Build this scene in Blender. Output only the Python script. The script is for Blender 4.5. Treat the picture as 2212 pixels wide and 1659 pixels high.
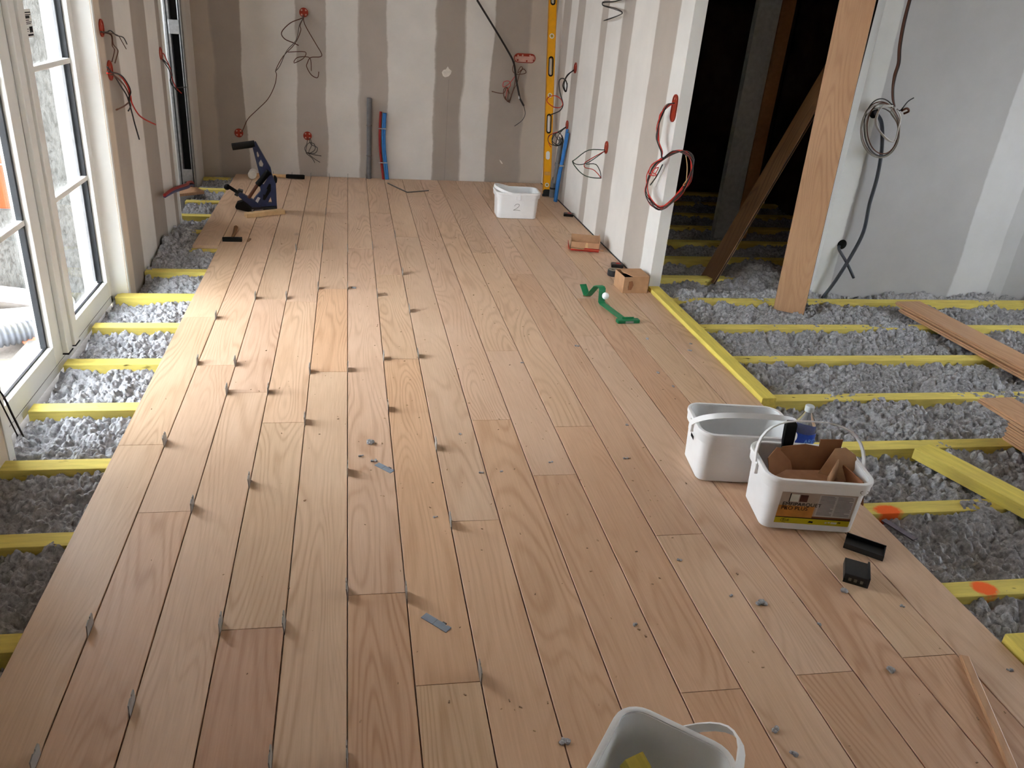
import bpy, bmesh, math, random
import numpy as np
from mathutils import Vector, Matrix
from mathutils.geometry import tessellate_polygon
random.seed(7)
for o in list(bpy.data.objects): bpy.data.objects.remove(o)
S=bpy.context.scene; COL=S.collection
# ---------------------------------------------------------------- camera
cam=bpy.data.cameras.new('camera'); co=bpy.data.objects.new('camera',cam); COL.objects.link(co); S.camera=co
FW=Vector((0.15602552,0.89078366,-0.42680265)); RT=Vector((0.98772996,-0.14365791,0.06125304)); DN=Vector((-0.00675037,-0.4311228,-0.90226801))
co.matrix_world=Matrix(((RT.x,-DN.x,-FW.x,.0126),(RT.y,-DN.y,-FW.y,0),(RT.z,-DN.z,-FW.z,1.4918),(0,0,0,1)))
cam.sensor_fit='HORIZONTAL'; cam.sensor_width=36; cam.lens=1694.74/2212*36; cam.shift_x=(1106-1025.04)/2212; cam.shift_y=(801.05-829.5)/2212
cam.clip_start=.02; cam.clip_end=200
# ---------------------------------------------------------------- sky (overcast) and exposure
wd=bpy.data.worlds.new('sky'); S.world=wd; wd.use_nodes=True
bg=wd.node_tree.nodes['Background']; bg.inputs[0].default_value=(.90,.955,1.02,1); bg.inputs[1].default_value=18.0
S.view_settings.view_transform='Standard'; S.view_settings.look='None'; S.view_settings.gamma=1; S.view_settings.exposure=0.0; S.view_settings.use_curve_mapping=False
PI=math.pi
# ---------------------------------------------------------------- helpers
def lin(c): return tuple(((v/255)/12.92 if v/255<=.04045 else ((v/255+.055)/1.055)**2.4) for v in c)+(1,)
MATS={}
class N:
    """tiny node helper"""
    def __init__(s,name):
        s.m=bpy.data.materials.new(name); s.m.use_nodes=True; s.t=s.m.node_tree; s.n=s.t.nodes; s.bs=s.n['Principled BSDF']
    def add(s,typ,**kw):
        nd=s.n.new(typ)
        for k,v in kw.items():
            if k[0]=='i' and k[1:].isdigit(): s.set(nd,int(k[1:]),v)
            else: setattr(nd,k,v)
        return nd
    def set(s,nd,i,v):
        if hasattr(v,'is_linked') or isinstance(v,bpy.types.NodeSocket): s.t.links.new(v,nd.inputs[i])
        else: nd.inputs[i].default_value=v
    def math(s,op,a,b=0,c=None):
        nd=s.add('ShaderNodeMath',operation=op); s.set(nd,0,a); s.set(nd,1,b)
        if c is not None: s.set(nd,2,c)
        return nd.outputs[0]
    def vmul(s,v,xyz):
        nd=s.add('ShaderNodeVectorMath',operation='MULTIPLY'); s.set(nd,0,v); s.set(nd,1,xyz); return nd.outputs[0]
    def vadd(s,v,w):
        nd=s.add('ShaderNodeVectorMath',operation='ADD'); s.set(nd,0,v); s.set(nd,1,w); return nd.outputs[0]
    def noise(s,v,scale,detail=3,rough=.5,dist=0):
        nd=s.add('ShaderNodeTexNoise'); nd.inputs['Scale'].default_value=scale; nd.inputs['Detail'].default_value=detail; nd.inputs['Roughness'].default_value=rough; nd.inputs['Distortion'].default_value=dist
        s.t.links.new(v,nd.inputs['Vector']); return nd.outputs['Fac']
    def mix(s,f,a,b,mode='MIX'):
        nd=s.add('ShaderNodeMix',data_type='RGBA',blend_type=mode); s.set(nd,0,f); s.set(nd,6,a); s.set(nd,7,b); return nd.outputs[2]
    def ramp(s,f,stops,interp='LINEAR'):
        nd=s.add('ShaderNodeValToRGB'); r=nd.color_ramp; r.interpolation=interp
        while len(r.elements)<len(stops): r.elements.new(.5)
        for e,(p,c) in zip(r.elements,stops): e.position=p; e.color=c
        s.set(nd,0,f); return nd.outputs[0]
    def bump(s,h,strength=.3,dist=.01):
        nd=s.add('ShaderNodeBump'); nd.inputs['Strength'].default_value=strength; nd.inputs['Distance'].default_value=dist; s.t.links.new(h,nd.inputs['Height']); s.t.links.new(nd.outputs[0],s.bs.inputs['Normal'])
    def obj(s): return s.add('ShaderNodeTexCoord').outputs['Object']
    def pos(s): return s.add('ShaderNodeNewGeometry').outputs['Position']
    def fin(s,col,rough=.6,spec=.3,metal=0):
        s.set(s.bs,'Base Color',col) if False else None
        if isinstance(col,bpy.types.NodeSocket): s.t.links.new(col,s.bs.inputs['Base Color'])
        else: s.bs.inputs['Base Color'].default_value=col
        if isinstance(rough,bpy.types.NodeSocket): s.t.links.new(rough,s.bs.inputs['Roughness'])
        else: s.bs.inputs['Roughness'].default_value=rough
        s.bs.inputs['Specular IOR Level'].default_value=spec; s.bs.inputs['Metallic'].default_value=metal
        return s.m
def plain(name,c,rough=.5,spec=.3,metal=0,var=.12,scale=30,bump=0):
    """one colour with slight mottling"""
    if name in MATS: return MATS[name]
    k=N(name); o=k.obj(); f=k.noise(o,scale,3)
    a=lin(c); lo=tuple(v*(1-var) for v in a[:3])+(1,); hi=tuple(min(1,v*(1+var)) for v in a[:3])+(1,)
    col=k.ramp(f,[(.3,lo),(.7,hi)])
    if bump: k.bump(k.noise(o,scale*6,3),bump,.003)
    MATS[name]=k.fin(col,rough,spec,metal); return MATS[name]
def oak(name,base,dark,use_obj_col=True,axis=1,rough=.46):
    """long-grain oak: contour lines of a stretched noise give the cathedral figure"""
    k=N(name); o=k.obj(); rnd=k.add('ShaderNodeObjectInfo')
    off=k.add('ShaderNodeCombineXYZ'); 
    for i,mu in enumerate((37.,91.,53.)): k.set(off,i,k.math('MULTIPLY',rnd.outputs['Random'],mu))
    st=[1,1,1]; st[axis]=.13
    v=k.vadd(k.vmul(o,tuple(st)),off.outputs[0])
    n1=k.noise(v,5.5,1.5,.45,.35)
    rings=k.math('SINE',k.math('MULTIPLY',n1,150.))
    rings=k.math('MULTIPLY_ADD',rings,.5,.5)
    rings=k.math('POWER',rings,2.6)
    msk=k.noise(k.vadd(k.vmul(o,(1,.4,1)),off.outputs[0]),3.1,2,.5)
    rings=k.math('MULTIPLY',rings,k.ramp(msk,[(.38,(.15,.15,.15,1)),(.62,(1,1,1,1))]))
    st2=[1,1,1]; st2[axis]=.035
    fine=k.noise(k.vadd(k.vmul(o,tuple(st2)),off.outputs[0]),190,3,.6)
    blot=k.noise(k.vadd(k.vmul(o,(1,.35,1)),off.outputs[0]),5,3,.55)
    f=k.math('ADD',k.math('MULTIPLY',rings,.26),k.math('MULTIPLY',fine,.42))
    f=k.math('ADD',f,k.math('MULTIPLY',blot,.42))
    col=k.ramp(f,[(.22,lin(base)),(.85,lin(dark))])
    # a few knots
    vo=k.add('ShaderNodeTexVoronoi'); vo.inputs['Scale'].default_value=2.1
    k.t.links.new(k.vadd(k.vmul(o,(1,.55,1)),off.outputs[0]),vo.inputs['Vector'])
    d=k.math('ADD',vo.outputs['Distance'],k.math('MULTIPLY',blot,.05))
    sep=k.add('ShaderNodeSeparateColor'); k.t.links.new(vo.outputs['Color'],sep.inputs[0])
    kn=k.math('MULTIPLY',k.math('LESS_THAN',sep.outputs[0],.32),k.ramp(d,[(.03,(1,1,1,1)),(.085,(0,0,0,1))]))
    col=k.mix(k.math('MULTIPLY',kn,.5),col,lin([c*.45 for c in dark]))
    if use_obj_col: col=k.mix(1,col,rnd.outputs['Color'],'MULTIPLY')
    k.bump(f,.08,.002)
    MATS[name]=k.fin(col,rough,.5); return MATS[name]
M_oak=oak('oak_floor',(224,193,166),(181,144,113))
M_oak2=oak('oak_loose',(204,162,124),(168,124,88),False)
M_oakdark=oak('oak_dark',(150,112,76),(98,68,42),False)  # darker oak tone for the diagonal plank and the wedge
def treated(name,c,marks=()):
    k=N(name); o=k.obj(); v=k.vmul(o,(.12,1,1)); f=k.noise(v,60,4,.6); g=k.noise(o,7,3)
    a=lin(c)[:3]
    col=k.ramp(f,[(.3,tuple(x*.84 for x in a)+(1,)),(.7,tuple(min(1,x*1.1) for x in a)+(1,))])
    col=k.mix(k.math('MULTIPLY',k.ramp(g,[(.45,(0,0,0,1)),(.75,(1,1,1,1))]),.35),col,lin((205,180,110)))
    sp=k.noise(k.vmul(o,(.35,1,1)),34,2); col=k.mix(k.ramp(sp,[(.70,(0,0,0,1)),(.76,(1,1,1,1))]),col,lin((112,92,40)))
    p=k.pos()
    for (mx,my,rx,ry) in marks:   # sprayed orange marks
        dv=k.add('ShaderNodeVectorMath',operation='LENGTH'); k.t.links.new(k.vmul(k.vadd(p,(-mx,-my,.023)),(1/rx,1/ry,3)),dv.inputs[0])
        dd=k.math('ADD',dv.outputs['Value'],k.math('MULTIPLY',k.noise(p,90,3),.35))
        col=k.mix(k.ramp(dd,[(.75,(1,1,1,1)),(1.2,(0,0,0,1))]),col,lin((255,112,48)))
    k.bump(f,.15,.002); MATS[name]=k.fin(col,.75,.15); return MATS[name]
M_yel=treated('treated_yellow',(227,209,112),[(1.855,2.015,.07,.045),(1.905,1.612,.055,.045)])
M_yel2=treated('treated_batten',(225,206,102))
M_insul=None
def wallmat(name,axis,edges,cols,wob=.012,zs=.9,fade=.004):
    """plasterboard with filled-joint bands along one world axis; edges wander with height"""
    k=N(name); p=k.pos(); s=k.add('ShaderNodeSeparateXYZ'); k.t.links.new(p,s.inputs[0])
    hv=k.add('ShaderNodeCombineXYZ'); k.set(hv,0,k.math('MULTIPLY',s.outputs[axis],3.)); k.set(hv,2,k.math('MULTIPLY',s.outputs[2],zs))
    w=k.math('MULTIPLY',k.math('SUBTRACT',k.noise(hv.outputs[0],2.2,2,.5),.5),wob*7)
    w2=k.math('MULTIPLY',k.math('SUBTRACT',k.noise(p,26,3,.6),.5),wob*1.1)
    u=k.math('ADD',k.math('ADD',s.outputs[axis],w),w2)
    lo,hi=edges[0]-.3,edges[-1]+.3
    u=k.math('DIVIDE',k.math('SUBTRACT',u,lo),hi-lo)
    st=[(0,lin(cols[0]))]
    for e,a,b in zip(edges,cols[:-1],cols[1:]):
        q=(e-lo)/(hi-lo); ff=fade/(hi-lo); st+=[(q-ff,lin(a)),(q+ff,lin(b))]
    col=k.ramp(u,st[:32])
    n=k.noise(p,3.5,4,.6); col=k.mix(.5,col,k.ramp(n,[(.3,(.80,.80,.80,1)),(.7,(1,1,1,1))]),'MULTIPLY')
    k.bump(k.noise(p,60,4,.6),.05,.004)
    MATS[name]=k.fin(col,.85,.15); return MATS[name]
BD=(188,178,168); BD2=(174,163,152); CP=(232,227,221); WH=(234,232,228)
M_wback=wallmat('plaster_back',0,[-1.076,-.844,-.416,-.178,.105,.337,.744,.986,1.228,1.54],[(196,184,170),BD2,CP,BD,CP,BD,CP,BD2,CP,BD2,(200,188,174)])
M_wright=wallmat('plaster_right',1,[4.404,4.727,5.138,5.355,5.685,5.815,6.278,6.475,6.685,6.909],[WH,BD,CP,BD,CP,BD,CP,BD,CP,BD,CP],.008)
M_wleft=wallmat('plaster_left',1,[4.301,4.537,4.877,5.205,5.481,5.585,6.9],[(214,198,180),BD2,CP,BD2,CP,BD2,WH,CP],.008)
M_wend=wallmat('plaster_end',0,[2.93,3.76,4.04,4.14],[(226,226,224),(188,187,188),(222,222,224),(204,204,206),(188,188,190)],.012,.5)
M_wplain=wallmat('plaster_other',1,[-2.4,-1.2,0,1.2],[CP,BD,CP,BD,CP])
M_white=plain('white_lacquer',(238,238,235),.4,.4,var=.01)
M_gasket=plain('black_gasket',(38,40,44),.5,.3)
M_pvc=plain('white_plastic',(245,246,247),.38,.4,var=.03,scale=12)
M_card=plain('cardboard',(186,146,112),.85,.1,var=.12,scale=18)
M_carddk=plain('cardboard_brown',(150,104,74),.85,.1,var=.15,scale=14)
M_red=plain('red_plastic',(158,50,30),.5,.3)
M_redprint=plain('red_print',(190,44,34),.6,.2)
M_black=plain('black_plastic',(28,28,30),.45,.35)
M_foam=plain('black_foam',(20,20,20),.8,.2)
M_navy=plain('navy_paint',(38,50,88),.4,.4)
M_zinc=plain('galvanised_steel',(178,180,182),.38,.5,.8,.15,40)
M_steel=plain('dull_steel',(116,112,106),.45,.5,.6,.2,60)
M_shim=plain('grey_shim',(158,155,150),.5,.4,.1)
M_shimblue=plain('bluegrey_shim',(140,150,164),.45,.4,.1)
M_green=plain('green_paint',(22,120,74),.4,.4,var=.15)
M_level=plain('level_yellow',(240,170,20),.4,.4,var=.05)
M_blue=plain('blue_pipe',(50,120,190),.45,.35); M_redp=plain('red_pipe',(150,40,40),.5,.3)
M_greyp=plain('grey_pvc',(112,112,114),.5,.3); M_cond=plain('conduit_grey',(70,74,82),.5,.3)
M_wood=plain('pine',(214,180,134),.7,.2,var=.15,scale=25)
M_conc=plain('concrete',(178,176,172),.9,.1,var=.12,scale=10,bump=.4)
M_slab=plain('slab',(120,116,112),.9,.1)
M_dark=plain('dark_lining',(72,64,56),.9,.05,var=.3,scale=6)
M_greybd=plain('grey_board',(186,185,184),.85,.1)
M_stud=plain('brown_stud',(166,120,80),.8,.1)
M_paper=plain('paper',(240,240,238),.8,.1,var=.02); M_ink=plain('ink',(30,30,32),.7,.1)
M_ceil=plain('ceiling_board',(222,218,210),.9,.1,var=.05,scale=2)
WC={'brown':plain('wire_brown',(92,52,34),.5,.3),'dark':plain('wire_dark',(56,54,54),.5,.3),'grey':plain('wire_grey',(96,88,82),.5,.3),'greyl':plain('wire_pale',(150,144,134),.5,.3),'black':plain('wire_black',(34,26,22),.5,.3),'red':plain('wire_red',(196,44,32),.5,.3),'green':plain('wire_green',(72,86,76),.5,.3),'white':plain('wire_white',(206,204,200),.5,.3),'yellow':plain('wire_straw',(200,170,120),.5,.3),'conduit':M_cond}
def glassmat():
    k=N('window_glass'); n=k.n; n.remove(k.bs); out=n['Material Output']
    tr=n.new('ShaderNodeBsdfTransparent'); tr.inputs[0].default_value=(.985,.99,.987,1); gl=n.new('ShaderNodeBsdfGlossy'); gl.inputs['Roughness'].default_value=.02
    lw=n.new('ShaderNodeLayerWeight'); lw.inputs[0].default_value=.5; pw=k.math('POWER',lw.outputs['Facing'],5.); fr=k.math('MULTIPLY_ADD',pw,.3,.016).node; mx=n.new('ShaderNodeMixShader')
    k.t.links.new(fr.outputs[0],mx.inputs[0]); k.t.links.new(tr.outputs[0],mx.inputs[1]); k.t.links.new(gl.outputs[0],mx.inputs[2]); k.t.links.new(mx.outputs[0],out.inputs[0]); return k.m
M_glass=glassmat()
def petmat():
    k=N('clear_pet'); k.bs.inputs['Base Color'].default_value=(.95,.97,.98,1); k.bs.inputs['Transmission Weight'].default_value=.92; k.bs.inputs['Roughness'].default_value=.08; k.bs.inputs['IOR'].default_value=1.15; return k.m
M_pet=petmat()
def insulmat():
    k=N('cellulose'); p=k.pos(); a=k.noise(p,70,4,.6); b=k.noise(p,5,3)
    col=k.ramp(a,[(.3,lin((122,122,127))),(.7,lin((205,206,211)))]); col=k.mix(k.math('MULTIPLY',b,.3),col,lin((186,181,174)))
    k.bump(k.noise(p,320,3,.7),.6,.004); return k.fin(col,.95,.05)
M_insul=insulmat()
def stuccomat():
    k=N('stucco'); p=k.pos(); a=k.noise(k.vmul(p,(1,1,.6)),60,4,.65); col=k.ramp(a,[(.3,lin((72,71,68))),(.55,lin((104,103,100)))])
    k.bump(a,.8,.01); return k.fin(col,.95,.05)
M_stucco=stuccomat()

class MB:
    def __init__(s): s.v=[]; s.f=[]
    def put(s,vs,fs,M=None):
        b=len(s.v)
        for p in vs:
            p=Vector(p)
            s.v.append(tuple(M@p if M is not None else p))
        s.f+=[tuple(i+b for i in f) for f in fs]; return s
    def box(s,lo,hi,M=None):
        (a,b,c),(d,e,g)=lo,hi
        return s.put([(a,b,c),(d,b,c),(d,e,c),(a,e,c),(a,b,g),(d,b,g),(d,e,g),(a,e,g)],[(3,2,1,0),(4,5,6,7),(0,1,5,4),(1,2,6,5),(2,3,7,6),(3,0,4,7)],M)
    def prism(s,outer,holes=(),h=.01,M=None):
        """polygon with holes in the xy plane, extruded 0..h along z"""
        loops=[list(outer)]+[list(x) for x in holes]; flat=[p for l in loops for p in l]; n=len(flat)
        tris=tessellate_polygon([[Vector((p[0],p[1],0)) for p in l] for l in loops])
        vs=[(p[0],p[1],0) for p in flat]+[(p[0],p[1],h) for p in flat]; fs=[]
        for t in tris:
            a,b,c=[Vector((flat[i][0],flat[i][1],0)) for i in t]
            t=t if (b-a).cross(c-a).z>0 else tuple(reversed(t))
            fs.append(tuple(i+n for i in t)); fs.append(tuple(reversed(t)))
        k=0
        for li,l in enumerate(loops):
            m=len(l); ar=sum(l[i][0]*l[(i+1)%m][1]-l[(i+1)%m][0]*l[i][1] for i in range(m))
            ccw=(ar>0)==(li==0)
            for i in range(m):
                a,b=k+i,k+(i+1)%m
                fs.append((a,b,b+n,a+n) if ccw else (b,a,a+n,b+n))
            k+=m
        return s.put(vs,fs,M)
    def loft(s,rings,cap0=True,cap1=True,closed=True,M=None):
        n=len(rings[0]); vs=[p for r in rings for p in r]; fs=[]
        for j in range(len(rings)-1):
            for i in range(n if closed else n-1):
                a=j*n+i; b=j*n+(i+1)%n; fs.append((a,b,b+n,a+n))
        if cap0: fs.append(tuple(reversed(range(n))))
        if cap1: fs.append(tuple(range((len(rings)-1)*n,len(rings)*n)))
        return s.put(vs,fs,M)
    def tube(s,path,r,seg=8,M=None,smooth=0):
        P=[Vector(p) for p in path]
        if smooth: P=catmull(P,smooth)
        rings=[]; up=None
        for i,p in enumerate(P):
            t=(P[min(i+1,len(P)-1)]-P[max(i-1,0)]).normalized()
            if up is None:
                up=Vector((0,0,1)) if abs(t.z)<.9 else Vector((1,0,0))
            x=t.cross(up).normalized(); up=x.cross(t).normalized()
            rr=r[i] if isinstance(r,(list,tuple)) else r
            rings.append([p+(x*math.cos(q)+up*math.sin(q))*rr for q in [2*PI*j/seg for j in range(seg)]])
        return s.loft(rings,True,True,True,M)
    def lathe(s,prof,seg=24,M=None,cap=True):
        rings=[[(r*math.cos(2*PI*i/seg),r*math.sin(2*PI*i/seg),z) for i in range(seg)] for r,z in prof]
        return s.loft(rings,cap,cap,True,M)
    def strip(s,path,wv,th,M=None):
        """flat bar: width vector wv, thickness th along the path normal"""
        P=[Vector(p) for p in path]; wv=Vector(wv); rings=[]
        for i,p in enumerate(P):
            t=(P[min(i+1,len(P)-1)]-P[max(i-1,0)]).normalized(); n=t.cross(wv).normalized()
            rings.append([p-wv/2-n*th/2,p+wv/2-n*th/2,p+wv/2+n*th/2,p-wv/2+n*th/2])
        return s.loft(rings,True,True,True,M)
    def build(s,name,mat,parent=None,smooth=False,bevel=0,world=False,seg=2):
        me=bpy.data.meshes.new(name); vs=s.v
        if world and parent is not None:
            iv=parent.matrix_basis.inverted() if parent.parent is None else (parent.parent.matrix_basis@parent.matrix_basis).inverted()
            vs=[tuple(iv@Vector(p)) for p in vs]
        me.from_pydata(vs,[],s.f); me.materials.append(mat); me.validate()
        bm=bmesh.new(); bm.from_mesh(me); bmesh.ops.recalc_face_normals(bm,faces=bm.faces); bm.to_mesh(me); bm.free()
        if smooth:
            for p in me.polygons: p.use_smooth=True
            if smooth!='full':
                try: me.set_sharp_from_angle(angle=math.radians(40))
                except Exception: pass
        o=bpy.data.objects.new(name,me); COL.objects.link(o)
        if parent is not None: o.parent=parent
        if bevel:
            b=o.modifiers.new('bevel','BEVEL'); b.width=bevel; b.segments=seg; b.limit_method='ANGLE'
        return o
def catmull(P,n):
    out=[]
    for i in range(len(P)-1):
        a,b,c,d=P[max(i-1,0)],P[i],P[i+1],P[min(i+2,len(P)-1)]
        for k in range(n):
            t=k/n; out.append(.5*((2*b)+(c-a)*t+(2*a-5*b+4*c-d)*t*t+(3*b-a-3*c+d)*t**3))
    return out+[P[-1]]
def rr(w,d,rad,z,n=6,cx=0,cy=0):
    """rounded rectangle ring"""
    out=[]
    for (sx,sy,a0) in ((1,1,0),(-1,1,90),(-1,-1,180),(1,-1,270)):
        for i in range(n+1):
            a=math.radians(a0+90*i/n); out.append((cx+sx*(w/2-rad)+rad*math.cos(a),cy+sy*(d/2-rad)+rad*math.sin(a),z))
    return out
def tag(o,label,cat,group=None,kind=None):
    if label: o['label']=label
    if cat: o['category']=cat
    if group: o['group']=group
    if kind: o['kind']=kind
    return o
def thing(name,label,cat,loc=(0,0,0),rz=0,group=None):
    o=bpy.data.objects.new(name,None); COL.objects.link(o); o.empty_display_size=.05
    o.matrix_basis=Matrix.Translation(loc)@Matrix.Rotation(rz,4,'Z'); return tag(o,label,cat,group)
def struct(name,mb,mat,parent=None,**kw):
    o=mb.build(name,mat,parent,**kw)
    if parent is None: o['kind']='structure'
    return o
def TR(loc,rz=0,rx=0,ry=0): return Matrix.Translation(loc)@Matrix.Rotation(rz,4,'Z')@Matrix.Rotation(ry,4,'Y')@Matrix.Rotation(rx,4,'X')
def text_mesh(name,body,size,mat,parent,M,ext=.0002):
    cu=bpy.data.curves.new(name,'FONT'); cu.body=body; cu.size=size; cu.extrude=ext; cu.align_x='LEFT'
    t=bpy.data.objects.new('tmp',cu); COL.objects.link(t); bpy.context.view_layer.update()
    me=bpy.data.meshes.new_from_object(t.evaluated_get(bpy.context.evaluated_depsgraph_get())); bpy.data.objects.remove(t)
    me.transform(M); me.materials.clear(); me.materials.append(mat)
    o=bpy.data.objects.new(name,me); COL.objects.link(o); o.parent=parent; return o
ORD=['first','second','third','fourth','fifth','sixth','seventh','eighth','ninth','tenth','eleventh','twelfth','thirteenth','fourteenth','fifteenth','sixteenth','seventeenth']
# ================================================================ STRUCTURE
PW=.16
floor=struct('floor',MB().box((-1.5,-3.3,-.14),(5.3,7.3,-.10)),M_slab)
# ---- oak floorboards, row by row (row r lies between seam r and r+1), cut positions along y
CUTS={-6:[],-5:[3.746,2.526],-4:[3.187,2.116],-3:[5.88,4.0,2.924],-2:[4.898,3.969,2.67,1.591],-1:[5.84,4.175,3.114],0:[4.947,1.697],1:[5.875,4.434,3.243,1.369],2:[5.237,2.013],3:[6.435,2.664],4:[5.651,3.33,2.261],5:[4.9,2.601,1.291],6:[4.474,1.9],7:[3.515,1.319],8:[5.6,4.053],9:[3.539,1.35],10:[5.3,2.4]}
TINT={(-1,3):(1.0,.895,.795),(1,4):(1.0,.91,.81),(-2,5):(.80,.69,.64),(3,3):(.93,.85,.77),(5,3):(.94,.85,.78),(6,2):(.91,.84,.79),(8,3):(.90,.80,.73),(5,4):(.94,.83,.74),(7,3):(.92,.83,.75),(9,3):(.92,.81,.72),(4,4):(.94,.86,.79),(4,2):(1.02,1.0,.97),(0,3):(.95,.86,.79),(-4,3):(.93,.86,.81),(2,3):(.97,.90,.83)}
def plank_mesh(L,w=PW-.0036,t=.021,c=.0012):
    h=w/2; g=h+.0038; pr=[(-h,-t),(h,-t),(h,-.019),(g,-.019),(g,-.015),(h,-.015),(h,-c),(h-c,0),(-h+c,0),(-h,-c)]
    e=L/2
    a=[(x,-e+(c*.6 if i in(7,8) else 0),z) for i,(x,z) in enumerate(pr)]; b=[(x,e-(c*.6 if i in(7,8) else 0),z) for i,(x,z) in enumerate(pr)]
    return MB().loft([a,b])
rp=random.Random(3)
for rI in range(-6,11):
    y1=7.105; y0=4.959 if rI==-6 else -.7
    cs=[y1]+CUTS[rI]+[y0]
    for k in range(len(cs)-1):
        a,b=cs[k+1]+.0004,cs[k]-.0004
        o=plank_mesh(b-a).build('floor_plank',M_oak,floor); o.location=((rI+.5)*PW,(a+b)/2,0)
        t=TINT.get((rI,k+1))
        if not t:
            g=rp.uniform(.91,1.03); t=(g,g*rp.uniform(.965,.995),g*rp.uniform(.92,.98))
        o.color=t+(1,)
# ---- ceiling
struct('ceiling',MB().box((-1.5,-3.3,2.5),(5.3,7.3,2.6)),M_ceil)
# ---- walls
struct('wall_back',MB().box((-2.5,7.12,-.1),(4.0,7.3,2.5)),M_wback)
b=MB()
b.box((1.765,4.22,-.0225),(1.835,7.12,2.5))
struct('wall_right',b,M_wright,bevel=.002)
b=MB()
b.box((-1.45,-3.2,-.1),(-1.15,2.52,2.5)).box((-1.45,2.52,2.22),(-1.15,4.16,2.5)).box((-1.35,4.16,-.1),(-1.15,5.6,2.5)).box((-1.35,5.6,2.1),(-1.15,6.72,2.5)).box((-1.45,6.76,-.1),(-1.228,7.12,2.5))
struct('wall_left',b,M_wleft)
b=MB()
b.box((2.82,4.22,-.1),(5.2,4.29,2.5)).box((1.835,4.22,2.15),(2.82,4.29,2.5))
struct('wall_partition',b,M_wend)
b=MB()
b.box((5.2,-3.2,-.1),(5.35,1.7,2.5)).box((5.2,2.8,-.1),(5.35,4.29,2.5)).box((5.2,1.7,2.2),(5.35,2.8,2.5)).box((5.2,1.7,-.1),(5.35,2.8,.5))
struct('wall_far_right',b,M_wplain)
b=MB()
b.box((-1.45,-3.35,-.1),(3.7,-3.2,2.5)).box((4.5,-3.35,-.1),(5.35,-3.2,2.5)).box((3.7,-3.35,2.2),(4.5,-3.2,2.5)).box((3.7,-3.35,-.1),(4.5,-3.2,.9))
struct('wall_rear',b,plain('plaster_rear',(200,192,182),.85,.1))
# closet behind the partition opening
b=MB()
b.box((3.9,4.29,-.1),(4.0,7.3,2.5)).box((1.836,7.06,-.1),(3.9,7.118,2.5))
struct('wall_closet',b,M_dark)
# lobby beyond the doorway on the left
b=MB()
b.box((-2.5,5.4,-.1),(-2.4,5.75,2.5)).box((-2.5,6.45,-.1),(-2.4,7.12,2.5)).box((-2.5,5.75,-.1),(-2.4,6.45,1.1)).box((-2.5,5.75,1.9),(-2.4,6.45,2.5)).box((-2.5,5.3,-.1),(-1.35,5.4,2.5)).box((-2.5,5.3,2.5),(-1.5,7.3,2.6)).box((-2.5,5.3,-.14),(-1.5,7.3,-.1))
struct('wall_lobby',b,plain('lobby_plaster',(205,200,192),.85,.1))
struct('trim_1',MB().box((-1.352,5.6,-.06),(-1.142,5.63,2.12)),M_white)      # white lining at the end of the left wall
# window reveal linings
b=MB(); b.put([(-1.225,4.108,-.08),(-1.146,4.165,-.08),(-1.146,4.19,-.08),(-1.225,4.19,-.08),(-1.225,4.108,2.22),(-1.146,4.165,2.22),(-1.146,4.19,2.22),(-1.225,4.19,2.22)],[(0,1,5,4),(1,2,6,5),(2,3,7,6),(3,0,4,7),(4,5,6,7),(3,2,1,0)])
struct('trim_2',b,M_white)
b=MB().box((-1.225,2.50,-.08),(-1.146,2.545,2.22)); struct('trim_3',b,M_white)
struct('gap_strip_right',MB().box((1.757,4.23,-.004),(1.7645,7.11,.004)),M_gasket)   # dark expansion gap strip along the right wall
# plaster dabs left on the back wall
def dab(name,pts,y,th,mat): 
    o=MB().prism(pts,(),th,Matrix(((1,0,0,0),(0,0,-1,y),(0,1,0,0),(0,0,0,1)))).build(name,mat,bpy.data.objects['wall_back']); return o
dab('plaster_patch',[(.80,.915),(.815,.935),(.835,.94),(.85,.965),(.862,.945),(.885,.93),(.878,.905),(.86,.885),(.83,.875),(.812,.885)],7.1205,.0035,plain('fresh_plaster',(226,220,212),.85,.1))
dab('plaster_patch',[(1.355,.20),(1.372,.19),(1.39,.165),(1.382,.16),(1.365,.178)],7.1205,.003,MATS['fresh_plaster'])
dab('board_seam',[(.862,0.0),(.8635,0.0),(.8635,.86),(.862,.86)],7.1203,.0006,M_steel)
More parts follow.
